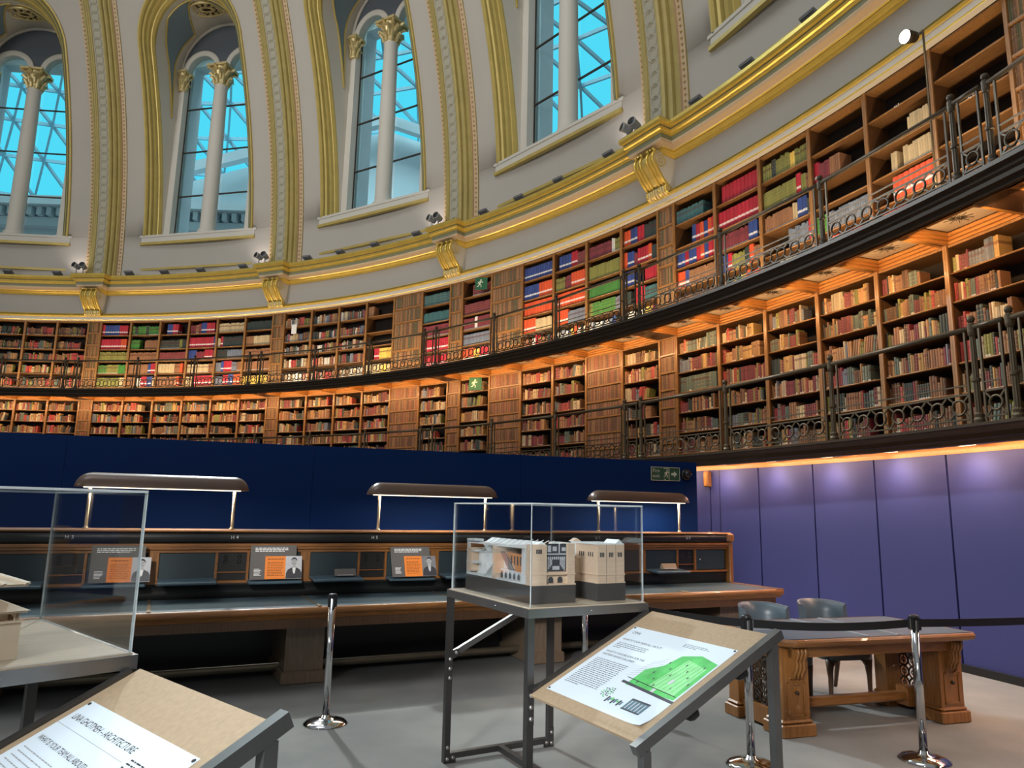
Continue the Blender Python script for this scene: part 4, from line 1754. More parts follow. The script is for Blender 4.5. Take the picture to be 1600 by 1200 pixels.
for x in (-1.80, .61, 3.02, 5.45):
    m = MB()
    m.box(x - .165, x + .165, -.47, .30, .0, ZW - .06)
    m.cbox(x - .19, x + .19, -.50, .32, 0, .11, .012)
    m.cbox(x - .18, x + .18, -.50, .30, ZW - .16, ZW - .06, .02)
    m.build('pedestal', wood('oak_pedestal', (.16, .11, .07), (.24, .17, .115)) if 'oak_ped' not in MATS else MATS['oak_ped'], desk)
    MATS['oak_ped'] = bpy.data.materials['oak_pedestal']
m = MB()
m.box(XL, XR - .2, .26, .29, 0, ZW - .05)
m.build('back_board', BLACK, desk)
m = MB()
m.tube([(XL, -.16, .10), (XR - .3, -.16, .10)], .036, 12)
m.build('foot_pipe', mat('dull_pipe', (.20, .165, .11), .45, metal=.4, var=.25), desk)

# desk lamps
def lamp(L):
    r = empty('desk_lamp')
    m = MB()
    n = 14
    cs = [(.115 * math.cos(PI * i / n), .118 * math.sin(PI * i / n)) for i in range(n + 1)]
    K = 9
    ends = [(.13 * (1 - math.cos(PI / 2 * i / K)), max(.02, math.sin(PI / 2 * i / K))) for i in range(K + 1)]
    sect = []
    for x, q in [(-L / 2 + a, b_) for a, b_ in ends] + [(L / 2 - a, b_) for a, b_ in ends[::-1]]:
        sect.append([Vector((x, y * (.45 + .55 * q), .365 + z * q)) for y, z in cs])
    m.grid(sect, 0, True)
    m.tube([(-L / 2, -.05, .363), (-L / 2 + .09, -.112, .363), (L / 2 - .09, -.112, .363), (L / 2, -.05, .363)], .006, 5)
    m.tube([(-L / 2, .05, .363), (-L / 2 + .09, .112, .363), (L / 2 - .09, .112, .363), (L / 2, .05, .363)], .006, 5)
    m.build('lamp_shade', LAMPB, r)
    m = MB()
    m.box(-L / 2 + .07, L / 2 - .07, -.07, .07, .352, .362)
    m.build('diffuser', TUBEE, r)
    for x in (-.592, .592):
        m = MB()
        m.lathe([(.028, 0), (.028, .008), (.016, .016), (.0145, .03), (.0145, .355)], 12, 0, (x, 0, 0))
        m.build('post', LAMPP, r)
    return r


lp = lamp(1.42)
for i, s in enumerate((-.61, 1.965, 4.60)):
    o = lp if i == 0 else copy_tree(lp)
    o.location = dloc(s, -.12, ZT + .001)
    o.rotation_euler = (0, 0, RZD)
    tag(o, 'long brown desk lamp on two brass posts, %s' % ('above seat numbers H 3 and H 4', 'above seat numbers H 5 and H 6', 'above seat numbers H 7 and H 8')[i], 'lamp', 'brown reading lamps on the long desk')

# small knobs on the ledge
for i, s in enumerate((.30, .95, 2.9, 3.55, 5.0)):
    pass

# quotation boards leaning on the desk
def quote_board(s, bw, label, lean, photo):
    t = thing('quote_board', label, 'sign', dloc(s, .15 + (.05 if lean > 15 else 0), .852), RZD, 'grey quotation boards on the desk')
    M = Matrix.Rotation(R_(-lean), 4, 'X')
    m = MB()
    m.M = M
    m.box(-.22, .185, 0, .006, 0, .305)
    m.build('grey_board', GREYB, t)
    m = MB()
    m.M = M
    r = random.Random(int(s * 100))
    for j in range(3):
        x = -.18
        z = .275 - .014 * j
        while x < .10 - .04 * (j == 2):
            w = r.uniform(.012, .035)
            m.box(x, x + w, -.001, 0, z, z + .008)
            x += w + .006
    m.build('board_lettering', WHITE, t)
    m = MB()
    m.M = M
    for j in range(6):
        m.box(-.185, -.185 + r.uniform(.045, .065), -.001, 0, .035 + .011 * j, .040 + .011 * j)
    m.build('credit_lettering', WHITE, t)
    m = MB()
    m.M = M
    m.box(-.09, .09, -.010, -.004, .002, .205)
    c = m.build('orange_card', ORANGE, t)
    m = MB()
    m.M = M
    for j in range(11):
        x = -.07
        z = .175 - .0145 * j
        if j == 1:
            continue
        while x < .055:
            w = min(r.uniform(.010, .03), .075 - x)
            m.box(x, x + w, -.0108, -.010, z, z + (.005 if j else .007))
            x += w + .005
    m.build('card_lettering', mat('brown_ink', (.25, .06, .01), .8), c)
    m = MB()
    m.M = M
    m.box(.09, .235, -.010, -.004, .002, .205, 0)
    y = -.0108
    def blob(pts, mi, yy=y):
        m.add([(.162 + a * 1.12, yy, .005 + (b_ - .005) * 1.12) for a, b_ in pts], [tuple(range(len(pts)))], mi)
    ell = lambda cx, cz, rx, rz, n=18: [(cx + rx * math.cos(2 * PI * i / n), cz + rz * math.sin(2 * PI * i / n)) for i in range(n)]
    coat = [(-.062, .005), (.064, .005), (.064, .05), (.052, .075), (.022, .092), (-.014, .092), (-.046, .075), (-.058, .05)]
    blob(coat, 1 if photo != 0 else 0)
    if photo == 0:
        blob([(a, b_) for a, b_ in coat], 2)
    blob([(-.010, .096), (.018, .096), (.012, .05), (.003, .04), (-.006, .06)], 3, y - .0004)
    blob([(-.011, .118), (.017, .118), (.019, .09), (-.013, .09)], 4, y - .0006)
    blob(ell(.003, .137, .023, .031), 4, y - .0008)
    hair = [(.003 + .026 * math.cos(t_), .14 + .034 * math.sin(t_)) for t_ in [R_(x) for x in range(0, 181, 15)]] + [(-.020, .150), (-.008, .158), (.012, .158), (.022, .150)]
    blob(hair, 1, y - .001)
    blob([(-.010, .124), (.016, .124), (.018, .119), (.003, .123), (-.012, .119)], 1, y - .0012)      # moustache
    for ex in (-.006, .012):
        blob([(ex - .005, .141), (ex + .005, .141), (ex + .005, .144), (ex - .005, .144)], 1, y - .0012)
    blob([(.001, .141), (.006, .131), (.001, .130)], 2, y - .0011)
    m.build('portrait_photo', [[PHOTOL, PHOTOD, PHOTOM, WHITE, SKINP], [PHOTOL, PHOTOD, PHOTOM, WHITE, SKINP], [PHOTOM, PHOTOD, PHOTOM, PHOTOL, SKINP]][photo], t)
    return t


quote_board(-.90, .44, 'grey quotation board with orange card and faint portrait seen behind the left glass case', 9, 0)
quote_board(.36, .44, 'grey quotation board with orange card and dark-suited portrait beneath seat number H 4', 9, 1)
quote_board(1.67, .44, 'grey quotation board with orange card and dusky portrait beside the right glass case', 22, 2)
for s, lab, mt in ((1.17 - .16, 'small dark grey name block on the blue book rest under H 5', GREYB), (4 * SEAT - .37 + .02, 'small tan wooden name block on the blue book rest under H 8', MDF)):
    t = thing('name_block', lab, 'plaque', dloc(s, .10, .8685), RZD)
    m = MB()
    m.prism([(-.04, 0), (.035, 0), (.01, .062), (-.005, .062)], -.10, .10, 'yz')
    m.build('block', mt, t)
    m = MB()
    for j in range(12):
        m.box(-.075 + .0125 * j, -.067 + .0125 * j, -.0425, -.04, .006, .012)
    m.build('small_lettering', WHITE, t)

# ------------------------------------------------------------------ display stands with sloping sign boards
SA, SB, SZ = .778, 1.017, 1.015


def poster_one(H):
    """layout in poster units: x 0..0.72 rightwards, y 0..0.56 upwards; materials 0 paper 1 ink 2 grey 3 picture"""
    def T(t, x, y, s, mi=1):
        vs, fs = text_geo(t, s, .92)
        H[0].add([(x + a, y + b_, .0012) for a, b_, c in vs], fs, mi)
    def line(x0, x1, y, h=.0035, mi=2):
        r = random.Random(int(x0 * 991 + y * 9973))
        x = x0
        while x < x1 - .006:
            w = min(r.uniform(.008, .026), x1 - x)
            H[0].add([(x, y, .0012), (x + w, y, .0012), (x + w, y + h, .0012), (x, y + h, .0012)], [(0, 1, 2, 3)], mi)
            x += w + .004
    return T, line


def rect(m, x0, x1, y0, y1, mi, z=.0012):
    m.add([(x0, y0, z), (x1, y0, z), (x1, y1, z), (x0, y1, z)], [(0, 1, 2, 3)], mi)


def stand(name, label, a_deg, F, which):
    a = R_(a_deg)
    rz = PI / 2 - a
    root = thing(name, label, 'display stand', (F[0], F[1], 0), rz, None)
    e = .038
    for x, y in ((e / 2, e / 2), (SA - e / 2, e / 2), (e / 2, SB - e / 2), (SA - e / 2, SB - e / 2)):
        m = MB()
        m.box(x - e / 2, x + e / 2, y - e / 2, y + e / 2, 0, SZ - .045)
        m.build('leg', STEEL, root)
    m = MB()
    t = .004
    m.box(0, SA, -.002, e, SZ - .045, SZ)
    m.box(0, SA, SB - e, SB + .002, SZ - .045, SZ)
    m.box(-.002, e, e, SB - e, SZ - .045, SZ)
    m.box(SA - e, SA + .002, e, SB - e, SZ - .045, SZ)
    fr = m.build('top_frame', STEELT, root)
    m = MB()
    for p in ((SA * .5, -.003, SZ - .022), (-.003, SB * .35, SZ - .022)):
        m.lathe([(.005, -.003), (.005, .003), (.001, .004)], 8, 0, p)
    m.build('rivet', BOLT, fr)
    m = MB()
    m.box(.012, SA - .012, .012, SB - .012, SZ - .02, SZ + .0045)
    m.build('table_top', PLY, root)
    # braces and foot rails
    m = MB()
    m.beam((.02, SB - .02, .615), (SA - .02, SB - .02, .965), .03, .034)
    m.build('brace', STEELT, root)
    m = MB()
    for y in (.019, SB - .019):
        m.box(e, SA - e, y - .019, y + .019, .022, .055)
    m.box(SA / 2 - .019, SA / 2 + .019, .038, SB - .038, .022, .055)
    m.build('foot_rail', STEEL, root)

    # gusset plates with bolts
    def gusset(pts, bolts, y, sd):
        m = MB()
        m.prism(pts, y, y + .004 * sd, 'xz', 0)
        g = m.build('gusset_plate', STEEL, root)
        m = MB()
        for bx, bz in bolts:
            m.M = Matrix.Translation((bx, y + (.004 if sd > 0 else -.004), bz)) @ Matrix.Rotation(R_(-90 * sd), 4, 'X')
            m.lathe([(.0125, 0), (.0125, .005), (.0095, .010), (.003, .012)], 10)
        m.build('bolt', BOLT, g)
    for y, sd in ((-.003, -1), (SB - e - .001, -1)):
        gusset([(0, .0), (.075, .0), (.075, .05), (.036, .055), (.036, .12), (0, .12)], [(.018, .025), (.055, .03), (.018, .09)], y, sd)
        gusset([(SA, .0), (SA - .075, .0), (SA - .075, .05), (SA - .036, .055), (SA - .036, .12), (SA, .12)], [(SA - .018, .025), (SA - .055, .03), (SA - .018, .09)], y, sd)
        gusset([(0, .46), (.036, .46), (.036, .60), (.085, .62), (.07, .66), (0, .64)], [(.018, .49), (.018, .545), (.018, .60), (.058, .637)], y, sd)
        gusset([(SA, .97), (SA, .885), (SA - .04, .885), (SA - .085, .925), (SA - .06, .955), (SA - .04, .97)], [(SA - .018, .945), (SA - .018, .905), (SA - .06, .93)], y, sd)
    # sloping sign: two side rails, two legs, board and poster
    zl, zh = .605, .968
    sl = math.atan2(zh - zl, SA)
    W = .885
    for y, w in ((-.02, .026), (-W, .04)):
        m = MB()
        ext = .03 if y == -W else -.02
        m.beam((-ext, y, zl - ext * math.tan(sl) - .0), (SA + ext, y, zh + ext * math.tan(sl)), w, .042)
        m.build('sign_rail', STEELT if y == -W else STEEL, root)
    for x, z in ((.02, zl - .02), (SA - .02, zh - .03)):
        m = MB()
        m.box(x - .019, x + .019, -W - .019, -W + .019, 0, z)
        m.build('sign_leg', STEELT, root)
    SM = Matrix.Translation((0, 0, zl + .002)) @ Matrix.Rotation(-sl, 4, 'Y')
    LSL = SA / math.cos(sl)
    m = MB()
    m.M = SM
    m.box(.0, LSL, -W + .022, -.034, -.006, .006)
    m.build('sign_board', MDF, root)
    for x in (.30, .62):
        m = MB()
        m.M = SM
        m.cbox(x - .03, x + .03, -W - .0, -W + .06, -.075, -.022, .012)
        m.build('clamp_knob', BLACK, root)
    # poster: x right = -Y, y up = +X (up the slope)
    PWd, PHt = .735, .62
    PM = SM @ Matrix.Translation((.075, -.075, .0065)) @ Matrix.Rotation(R_(-90), 4, 'Z')
    # in poster space: +x runs to -Y, +y runs to +X
    m = MB()
    m.M = PM
    nx, ny = 14, 12
    rows = []
    for j in range(ny + 1):
        row = []
        for i in range(nx + 1):
            x, y = PWd * i / nx, PHt * j / ny
            z = .0008
            if i == nx and j == 0:
                z = .014
            if i >= nx - 1 and j <= 1 and not (i == nx and j == 0):
                z = .003
            row.append(Vector((x, y, z)))
        rows.append(row)
    m.grid(rows, 0, True)
    pp = m.build('poster', PAPER, root)
    m = MB()
    m.M = PM
    H = [m]
    T, line = poster_one(H)

    def flush(nm):
        H[0].build(nm, [PAPER, INK, INKG], pp)
        H[0] = MB()
        H[0].M = PM
    if which == 1:
        T('LINA GHOTMEH – ARCHITECTURE', .03, PHt - .072, .0315)
        H[0].add([(.0, PHt - .1, .0011), (.5, PHt - .1, .0011), (.5, PHt - .0985, .0011), (.0, PHt - .0985, .0011)], [(0, 1, 2, 3)], 2)
        flush('title_lettering')
        T('WHAT IS YOUR TEAM ALL ABOUT?', .03, PHt - .165, .0255)
        flush('heading_lettering')
        for j in range(5):
            line(.035, .285 if j < 4 else .16, PHt - .2 - .0165 * j)
        flush('body_lettering')
        T('WHAT IS YOUR BIG IDEA FOR THE', .03, PHt - .345, .0255)
        T('WESTERN RANGE GALLERIES?', .03, PHt - .375, .0255)
        flush('heading_lettering')
        for j in range(12):
            line(.035, .285 if j < 11 else .2, PHt - .405 - .0165 * j)
        flush('body_lettering')
        m = MB()
        m.M = PM
        rect(m, .36, .735, .02, PHt - .175, 3)
        for j in range(4):
            line(.52, .52 + (.08, .10, .12, .13)[j], PHt - .085 - .0125 * j, .0045, 1)
        for j in range(3):
            line(.67, .71, PHt - .10 - .012 * j)
        for j in range(9):
            x = .37 + .038 * j
            m.beam((x, PHt - .19, .0016), (x + .05, PHt - .36, .0016), .003, .0005, 4)
            m.beam((x + .06, PHt - .19, .0016), (x - .03, PHt - .34, .0016), .002, .0005, 4)
        mats = [PAPER, INK, INKG, PLUMP, DARKP]
    else:
        T('OMA', .035, PHt - .06, .030)
        flush('title_lettering')
        T('WHAT IS YOUR TEAM ALL ABOUT?', .03, PHt - .125, .021)
        flush('heading_lettering')
        for j in range(4):
            line(.035, .275 if j < 3 else .09, PHt - .155 - .014 * j, .004, 1)
        flush('body_lettering')
        T('WHAT IS YOUR BIG IDEA FOR THE', .03, PHt - .245, .021)
        T('WESTERN RANGE GALLERIES?', .03, PHt - .272, .021)
        flush('heading_lettering')
        for j in range(17):
            line(.035, .29 if j < 16 else .15, PHt - .31 - .0135 * j, .004, 1)
        flush('body_lettering')
        for j in range(3):
            line(.43, .43 + (.15, .17, .10)[j], PHt - .045 - .011 * j, .0032, 1)
        m = MB()
        m.M = PM
        # green aerial drawing with pale roofs
        m.add([(.40, .20, .0012), (.725, .20, .0012), (.725, PHt - .13, .0012), (.60, PHt - .10, .0012), (.50, PHt - .135, .0012), (.47, PHt - .23, .0012), (.40, .33, .0012)], [(0, 1, 2, 3, 4, 5, 6)], 5)
        m.add([(.52, .24, .0014), (.70, .22, .0014), (.70, .44, .0014), (.56, .47, .0014)], [(0, 1, 2, 3)], 6)
        for j in range(6):
            m.beam((.53 + .028 * j, .24, .0017), (.57 + .024 * j, .46, .0017), .003, .0004, 5)
        for j in range(14):
            x, y = .44 + .02 * j, .23 + .013 * ((j * 7) % 17)
            rect(m, x, x + .008, y, y + .014, 4, .0017)
        m.beam((.36, .215, .0018), (.735, .185, .0018), .016, .0006, 4)
        m.beam((.36, .250, .0018), (.72, .222, .0018), .004, .0006, 1)
        for x, y in ((.565, .215), (.60, .30)):
            rect(m, x, x + .02, y - .015, y + .02, 7, .0019)
        # line drawing at the left of the picture
        for j in range(7):
            m.beam((.335 + .008 * j, .26 + .02 * j, .0015), (.46, .30 + .024 * j, .0015), .0012, .0003, 2)
        # two small pictures at the foot
        for j in range(26):
            t_ = j * 2.4
            r_ = .038 * math.sqrt(j / 26)
            rect(m, .36 + r_ * math.cos(t_), .368 + r_ * math.cos(t_), .115 + r_ * math.sin(t_), .123 + r_ * math.sin(t_), 5 if j % 2 else 4, .0016)
        for j in range(8):
            rect(m, .40 + .014 * j, .412 + .014 * j, .06 + .01 * (j % 3), .10 - .006 * (j % 2), (4, 8, 5)[j % 3])
        rect(m, .53, .655, .055, .135, 8)
        rect(m, .53, .655, .125, .135, 4, .0015)
        rect(m, .53, .655, .055, .063, 4, .0015)
        for j in range(5):
            rect(m, .545 + .022 * j, .551 + .022 * j, .065, .12, 7, .0015)
        mats = [PAPER, INK, INKG, PLUMP, DARKP, GREENP, GREENL, PHOTOL, TEALP]
    flush('credit_lettering')
    m.build('poster_picture', mats, pp)
    m = MB()
    m.M = PM
    for x, y in ((.012, PHt - .012), (PWd - .012, PHt - .012), (.012, .012)):
        m.lathe([(.006, .001), (.006, .003), (.002, .005)], 8, 0, (x, y, 0))
    m.build('tack', BLACK, pp)
    return root, a, rz


def case_on(F, a_deg, label, inset):
    a = R_(a_deg)
    rz = PI / 2 - a
    root = thing('acrylic_case', label, 'glass case', (F[0], F[1], SZ + .005), rz, None)
    i0, i1, j0, j1 = inset
    H, t = .525, .008
    zs_ = (0, H)
    for nm, (x0, x1, y0, y1, z0, z1) in dict(a=(i0, i1, j0, j0 + t, 0, H), b=(i0, i1, j1 - t, j1, 0, H), c=(i0, i0 + t, j0 + t, j1 - t, 0, H), d=(i1 - t, i1, j0 + t, j1 - t, 0, H), e=(i0, i1, j0, j1, H, H + t)).items():
        m = MB()
        m.box(x0, x1, y0, y1, z0, z1)
        dx, dy, dz = x1 - x0, y1 - y0, z1 - z0
        k = 0 if dx < .01 else 1 if dy < .01 else 2
        # big faces clear, narrow edge faces painted pale for the light they catch
        fm = {0: [1, 1, 1, 0, 1, 0], 1: [1, 1, 0, 1, 0, 1], 2: [0, 0, 1, 1, 1, 1]}[k]
        for q in range(6):
            m.m[q] = fm[q]
        m.build('acrylic_panel' if nm != 'e' else 'acrylic_lid', [ACRYL, ACRYE], root)
    return root


F2 = (.107, 3.831)
A2 = 61.15
stand('display_stand', 'dark steel display stand carrying the museum model, with a sloping poster board at its right', A2, F2, 2)
case_on(F2, A2, 'clear acrylic case over the pale museum model on the right steel stand', (.03, SA - .01, .03, SB + .0))
A1 = 42.5
a1 = R_(A1)
F1 = (-1.225 - SA * math.sin(a1), 2.53 - SA * math.cos(a1))
stand('display_stand', 'dark steel display stand at the left edge, with a sloping architecture poster board', A1, F1, 1)
case_on(F1, A1, 'clear acrylic case over the cream building model at the left edge', (.02, SA - .015, .015, SB - .015))

# ------------------------------------------------------------------ architectural models
rz2 = PI / 2 - R_(A2)
mu = thing('museum_model', 'sectional museum model in pale birch and white card on a dark grey base', 'model', (F2[0], F2[1], SZ + .005), rz2)


def open_front(m, x0, x1, y, z0, z1, mi, mats=None):
    m.box(x0, x1, y - .002, y, z0, z1, mi)


m = MB()
m.box(.095, .375, .13, .95, 0, .095)
m.box(.52, .715, .125, .40, 0, .095)
m.box(.48, .56, .30, .62, 0, .095)
m.build('model_base', MODELG, mu)
m = MB()
# front block with wings either side of a recessed section
bz, tz = .095, .315
m.box(.098, .19, .135, .20, bz, tz - .005)
m.box(.325, .372, .135, .20, bz, tz)
m.box(.19, .325, .15, .20, bz, bz + .07)
m.box(.093, .377, .130, .205, bz + .055, bz + .062)
m.box(.093, .377, .130, .205, bz, bz + .006)
m.box(.30, .372, .20, .95, bz, tz - .02)
m.box(.098, .30, .55, .60, bz, tz - .03)
m.box(.098, .30, .88, .94, bz + .02, tz - .06)
m.build('birch_block', MODELW, mu)
m = MB()
for x in (.122, .135, .148):
    m.box(x, x + .009, .1335, .136, .262, .285)
for x in (.225, .285):
    m.prism([(x - .016, bz + .01), (x + .016, bz + .01)] + [(x + .016 * math.cos(t_), bz + .028 + .016 * math.sin(t_)) for t_ in [R_(q) for q in range(0, 181, 20)]], .1485, .151, 'xz')
m.box(.19, .325, .150, .152, bz + .07, tz)
for i in range(6):
    pass
m.build('dark_openings', DARKP, mu)
m = MB()
# black and white photograph of a colonnaded hall framed in the opening
for i in range(4):
    m.box(.20 + .009 * i, .205 + .009 * i, .148, .150, bz + .075 + .01 * i, tz - .07 - .005 * i)
    m.box(.31 - .009 * i, .315 - .009 * i, .148, .150, bz + .075 + .01 * i, tz - .07 - .005 * i)
for i in range(9):
    m.box(.205 + .013 * i, .213 + .013 * i, .148, .150, tz - .085, tz - .07)
m.box(.235, .28, .148, .150, bz + .08, bz + .10)
m.box(.195, .32, .146, .150, tz - .06, tz - .052)
m.box(.275, .281, .146, .150, tz - .05, tz)
m.box(.20, .225, .1475, .150, tz - .045, tz - .01)
m.box(.295, .32, .1475, .150, tz - .04, tz - .02)
m.box(.235, .262, .1478, .150, tz - .04, tz - .015)
m.build('black_white_photo', PHOTOL, mu)
m = MB()
# long left flank: white card galleries, arches, stair and orange mural
m.box(.098, .30, .205, .945, bz, bz + .008)
m.box(.15, .16, .22, .90, bz, tz - .07)
for i in range(7):
    y = .30 + .05 * i
    m.box(.13, .15, y, y + .018, bz + .008, bz + .05)
m.box(.13, .15, .28, .66, bz + .05, bz + .062)
for i in range(4):
    y = .22 + .02 * i
    m.box(.105 + .005 * i, .15, y, y + .01, bz, tz - .03)
for z in (bz + .07, bz + .14, bz + .205):
    m.box(.098, .16, .84, .95, z, z + .012)
    for i in range(2):
        m.beam((.102, .945, z - .06), (.102, .915, z), .006, .006)
        m.beam((.102, .915, z - .06), (.102, .945, z), .006, .006)
    m.box(.099, .106, .94, .948, z - .065, z)
    m.box(.099, .106, .912, .918, z - .065, z)
m.beam((.108, .74, bz + .15), (.108, .62, bz + .20), .03, .006)
m.beam((.108, .64, bz + .15), (.108, .72, bz + .20), .03, .006)
m.beam((.11, .70, bz + .01), (.11, .58, bz + .09), .03, .006)
# roofs of white card with skylights
m.box(.10, .37, .22, .94, tz - .03, tz - .022)
for i in range(9):
    m.prism([(.235 - .05, tz - .022), (.235 + .05, tz - .022), (.235, tz + .006)], .26 + .07 * i, .31 + .07 * i, 'xz')
m.box(.10, .30, .30, .33, tz - .022, tz - .012)
for i in range(6):
    m.beam((.30 + .0, .25 + .06 * i, tz - .015), (.36, .27 + .06 * i, tz + .005), .004, .004)
m.box(.49, .56, .35, .60, tz - .085, tz - .01)
m.box(.52, .715, .135, .40, tz - .006, tz)
m.prism([(.66, tz), (.71, tz), (.685, tz + .022)], .14, .26, 'xz')
m.build('white_card_parts', MODELC, mu)
m = MB()
m.prism([(.38, bz + .06), (.45, bz + .06), (.56, bz + .16), (.50, bz + .16)], .126, .130, 'yz')
m.build('portrait_panel', PHOTOM, mu)
m = MB()
m.prism([(.24, bz + .055), (.37, bz + .055), (.48, bz + .16), (.24, bz + .15)], .128, .132, 'yz')
m.build('orange_mural', MODELO, mu)
m = MB()
for i in range(5):
    y = .27 + .035 * i
    m.box(.126, .128, y, y + .012, bz + .09, bz + .14)
for i in range(5):
    y = .30 + .05 * i
    m.prism([(y + .022, bz + .012), (y + .044, bz + .012), (y + .044, bz + .034), (y + .033, bz + .045), (y + .022, bz + .034)], .126, .128, 'yz')
m.build('arch_openings', DARKP, mu)
m = MB()
m.box(.525, .712, .13, .395, bz, tz - .006)
m.box(.52, .716, .126, .40, bz + .045, bz + .05)
m.box(.52, .716, .126, .40, bz, bz + .006)
m.box(.483, .557, .305, .615, bz, tz - .09)
m.prism([(.53, tz), (.60, tz), (.565, tz + .02)], .40, .44, 'xz')
pv = m.build('birch_pavilion', MODELW, mu)
m = MB()
for c in (.555, .618, .68):
    for i in (-1, 0, 1):
        m.box(c + .011 * i - .0035, c + .011 * i + .0035, .1285, .1305, tz - .075, tz - .05)
for c in (.20, .29):
    for i in (-1, 0, 1):
        m.box(.5235, .5255, c + .02 * i - .004, c + .02 * i + .004, tz - .075, tz - .05)
for x in (.585, .65):
    m.box(x, x + .0015, .1292, .1305, bz, tz - .006)
m.build('pavilion_openings', DARKP, pv)

rz1 = PI / 2 - R_(A1)
vm = thing('villa_model', 'cream plastic model of a classical building with arcade and overhanging roof', 'model', (F1[0], F1[1], SZ + .005), rz1)
m = MB()
X1, Y0 = .465, .14
VS = Matrix.Translation((0, 0, .112 - .125 * .55)) @ Matrix.Diagonal((1, 1, .55, 1))
m.box(X1 - .30, X1, Y0, Y0 + .30, 0, .112)
m.build('lower_storey', MODELB, vm)
m = MB()
zA = .125
m.M = VS
m.box(X1 - .31, X1 + .008, Y0 - .008, Y0 + .31, zA, zA + .010)
m.box(X1 - .27, X1 - .03, Y0 + .03, Y0 + .27, zA + .01, zA + .055)
for i in range(6):
    for (px, py) in ((X1 - .004 - .055 * i, Y0 + .006), (X1 - .006, Y0 + .006 + .055 * i)):
        m.box(px - .012, px, py, py + .012, zA + .01, zA + .05)
        m.box(px - .009, px - .003, py + .003, py + .009, zA + .045, zA + .055)
for i in range(5):
    x = X1 - .004 - .055 * i
    for k in range(6):
        t0, t1 = PI * k / 6, PI * (k + 1) / 6
        m.beam((x - .0335 + .02 * math.cos(t0), Y0 + .012, zA + .032 + .02 * math.sin(t0)), (x - .0335 + .02 * math.cos(t1), Y0 + .012, zA + .032 + .02 * math.sin(t1)), .005, .006)
        y = Y0 + .006 + .055 * i
        m.beam((X1 - .012, y + .0335 + .02 * math.cos(t0), zA + .032 + .02 * math.sin(t0)), (X1 - .012, y + .0335 + .02 * math.cos(t1), zA + .032 + .02 * math.sin(t1)), .005, .006)
m.box(X1 - .315, X1 + .012, Y0 - .012, Y0 + .315, zA + .055, zA + .066)
m.build('arcade', MODELB, vm)
m = MB()
zB = zA + .066


def frustum(m, x0, x1, y0, y1, z0, z1, ix):
    m.add([(x0, y0, z0), (x1, y0, z0), (x1, y1, z0), (x0, y1, z0), (x0 + ix, y0 + ix, z1), (x1 - ix, y0 + ix, z1), (x1 - ix, y1 - ix, z1), (x0 + ix, y1 - ix, z1)],
          [(0, 3, 2, 1), (4, 5, 6, 7), (0, 1, 5, 4), (1, 2, 6, 5), (2, 3, 7, 6), (3, 0, 4, 7)])


m.M = VS
frustum(m, X1 - .32, X1 + .018, Y0 - .018, Y0 + .32, zB, zB + .055, .075)
m.build('skirt_roof', MODELB, vm)
m = MB()
m.M = VS
m.box(X1 - .245, X1 - .06, Y0 + .06, Y0 + .245, zB + .05, zB + .135)
for i in range(3):
    m.box(X1 - .225 + .06 * i, X1 - .195 + .06 * i, Y0 + .055, Y0 + .06, zB + .07, zB + .115)
m.build('upper_storey', MODELB, vm)
m = MB()
m.M = VS
frustum(m, X1 - .31, X1 + .012, Y0 - .012, Y0 + .31, zB + .148, zB + .215, .10)
m.box(X1 - .305, X1 + .006, Y0 - .006, Y0 + .305, zB + .135, zB + .148)
for i in range(6):
    t_ = i / 5
    m.beam((X1 - .30 + .3 * t_, Y0 - .010, zB + .15), (X1 - .2 + .1 * t_, Y0 + .085, zB + .216), .012, .012)
    m.beam((X1 + .008, Y0 + .3 * t_, zB + .15), (X1 - .088, Y0 + .1 + .1 * t_, zB + .216), .012, .012)
m.build('upper_roof', MODELB, vm)

# ------------------------------------------------------------------ belt stanchions
def stanchion():
    r = empty('stanchion')
    m = MB()
    m.lathe([(.155, 0), (.155, .006), (.13, .022), (.08, .034), (.032, .042), (.028, .06)], 32)
    m.build('base', CHROME, r)
    m = MB()
    m.lathe([(.0255, .05), (.0255, .868)], 24)
    m.build('post', CHROME, r)
    m = MB()
    m.lathe([(.029, .868), (.030, .872), (.030, .884), (.02, .889)], 24)
    for k in range(4):
        t = PI / 2 * k + .5
        m.box(.026 * math.cos(t) - .010, .026 * math.cos(t) + .010, .026 * math.sin(t) - .010, .026 * math.sin(t) + .010, .795, .869)
    m.build('belt_head', BLACK, r)
    return r


SP = [(-1.275, 5.47), (2.665, 4.93), (1.515, 4.77), (.64, 6.22), (4.6, 5.56)]
sl_ = ['chrome belt stanchion standing alone on open carpet in front of the long desk', 'chrome belt stanchion in front of the carved table, rightmost of all', 'chrome belt stanchion close behind the sloping poster board, left of the carved table', 'chrome belt stanchion partly hidden behind the right steel stand', 'chrome belt stanchion just past the right edge, holding the belt by the violet panels']
s0 = stanchion()
for i, (x, y) in enumerate(SP):
    o = s0 if i == 0 else copy_tree(s0)
    o.location = (x, y, 0)
    o.rotation_euler = (0, 0, .3)
    tag(o, sl_[i], 'stanchion', 'chrome belt stanchions')


def belt(p, q, sag, label):
    p, q = Vector(p), Vector(q)
    d = (q - p)
    d.z = 0
    u = d.normalized()
    p = p + u * .046
    q = q - u * .046
    n = Vector((-u.y, u.x, 0)) * .0015
    m = MB()
    rows = []
    for i in range(25):
        t = i / 24
        c = p.lerp(q, t) - Vector((0, 0, sag * 4 * t * (1 - t)))
        rows.append([c - n + Vector((0, 0, -.025)), c - n + Vector((0, 0, .025)), c + n + Vector((0, 0, .025)), c + n + Vector((0, 0, -.025))])
    m.grid(rows, 0, False, True)
    o = m.build('barrier_belt', BLACK)
    tag(o, label, 'belt', 'black barrier belts')
    return o


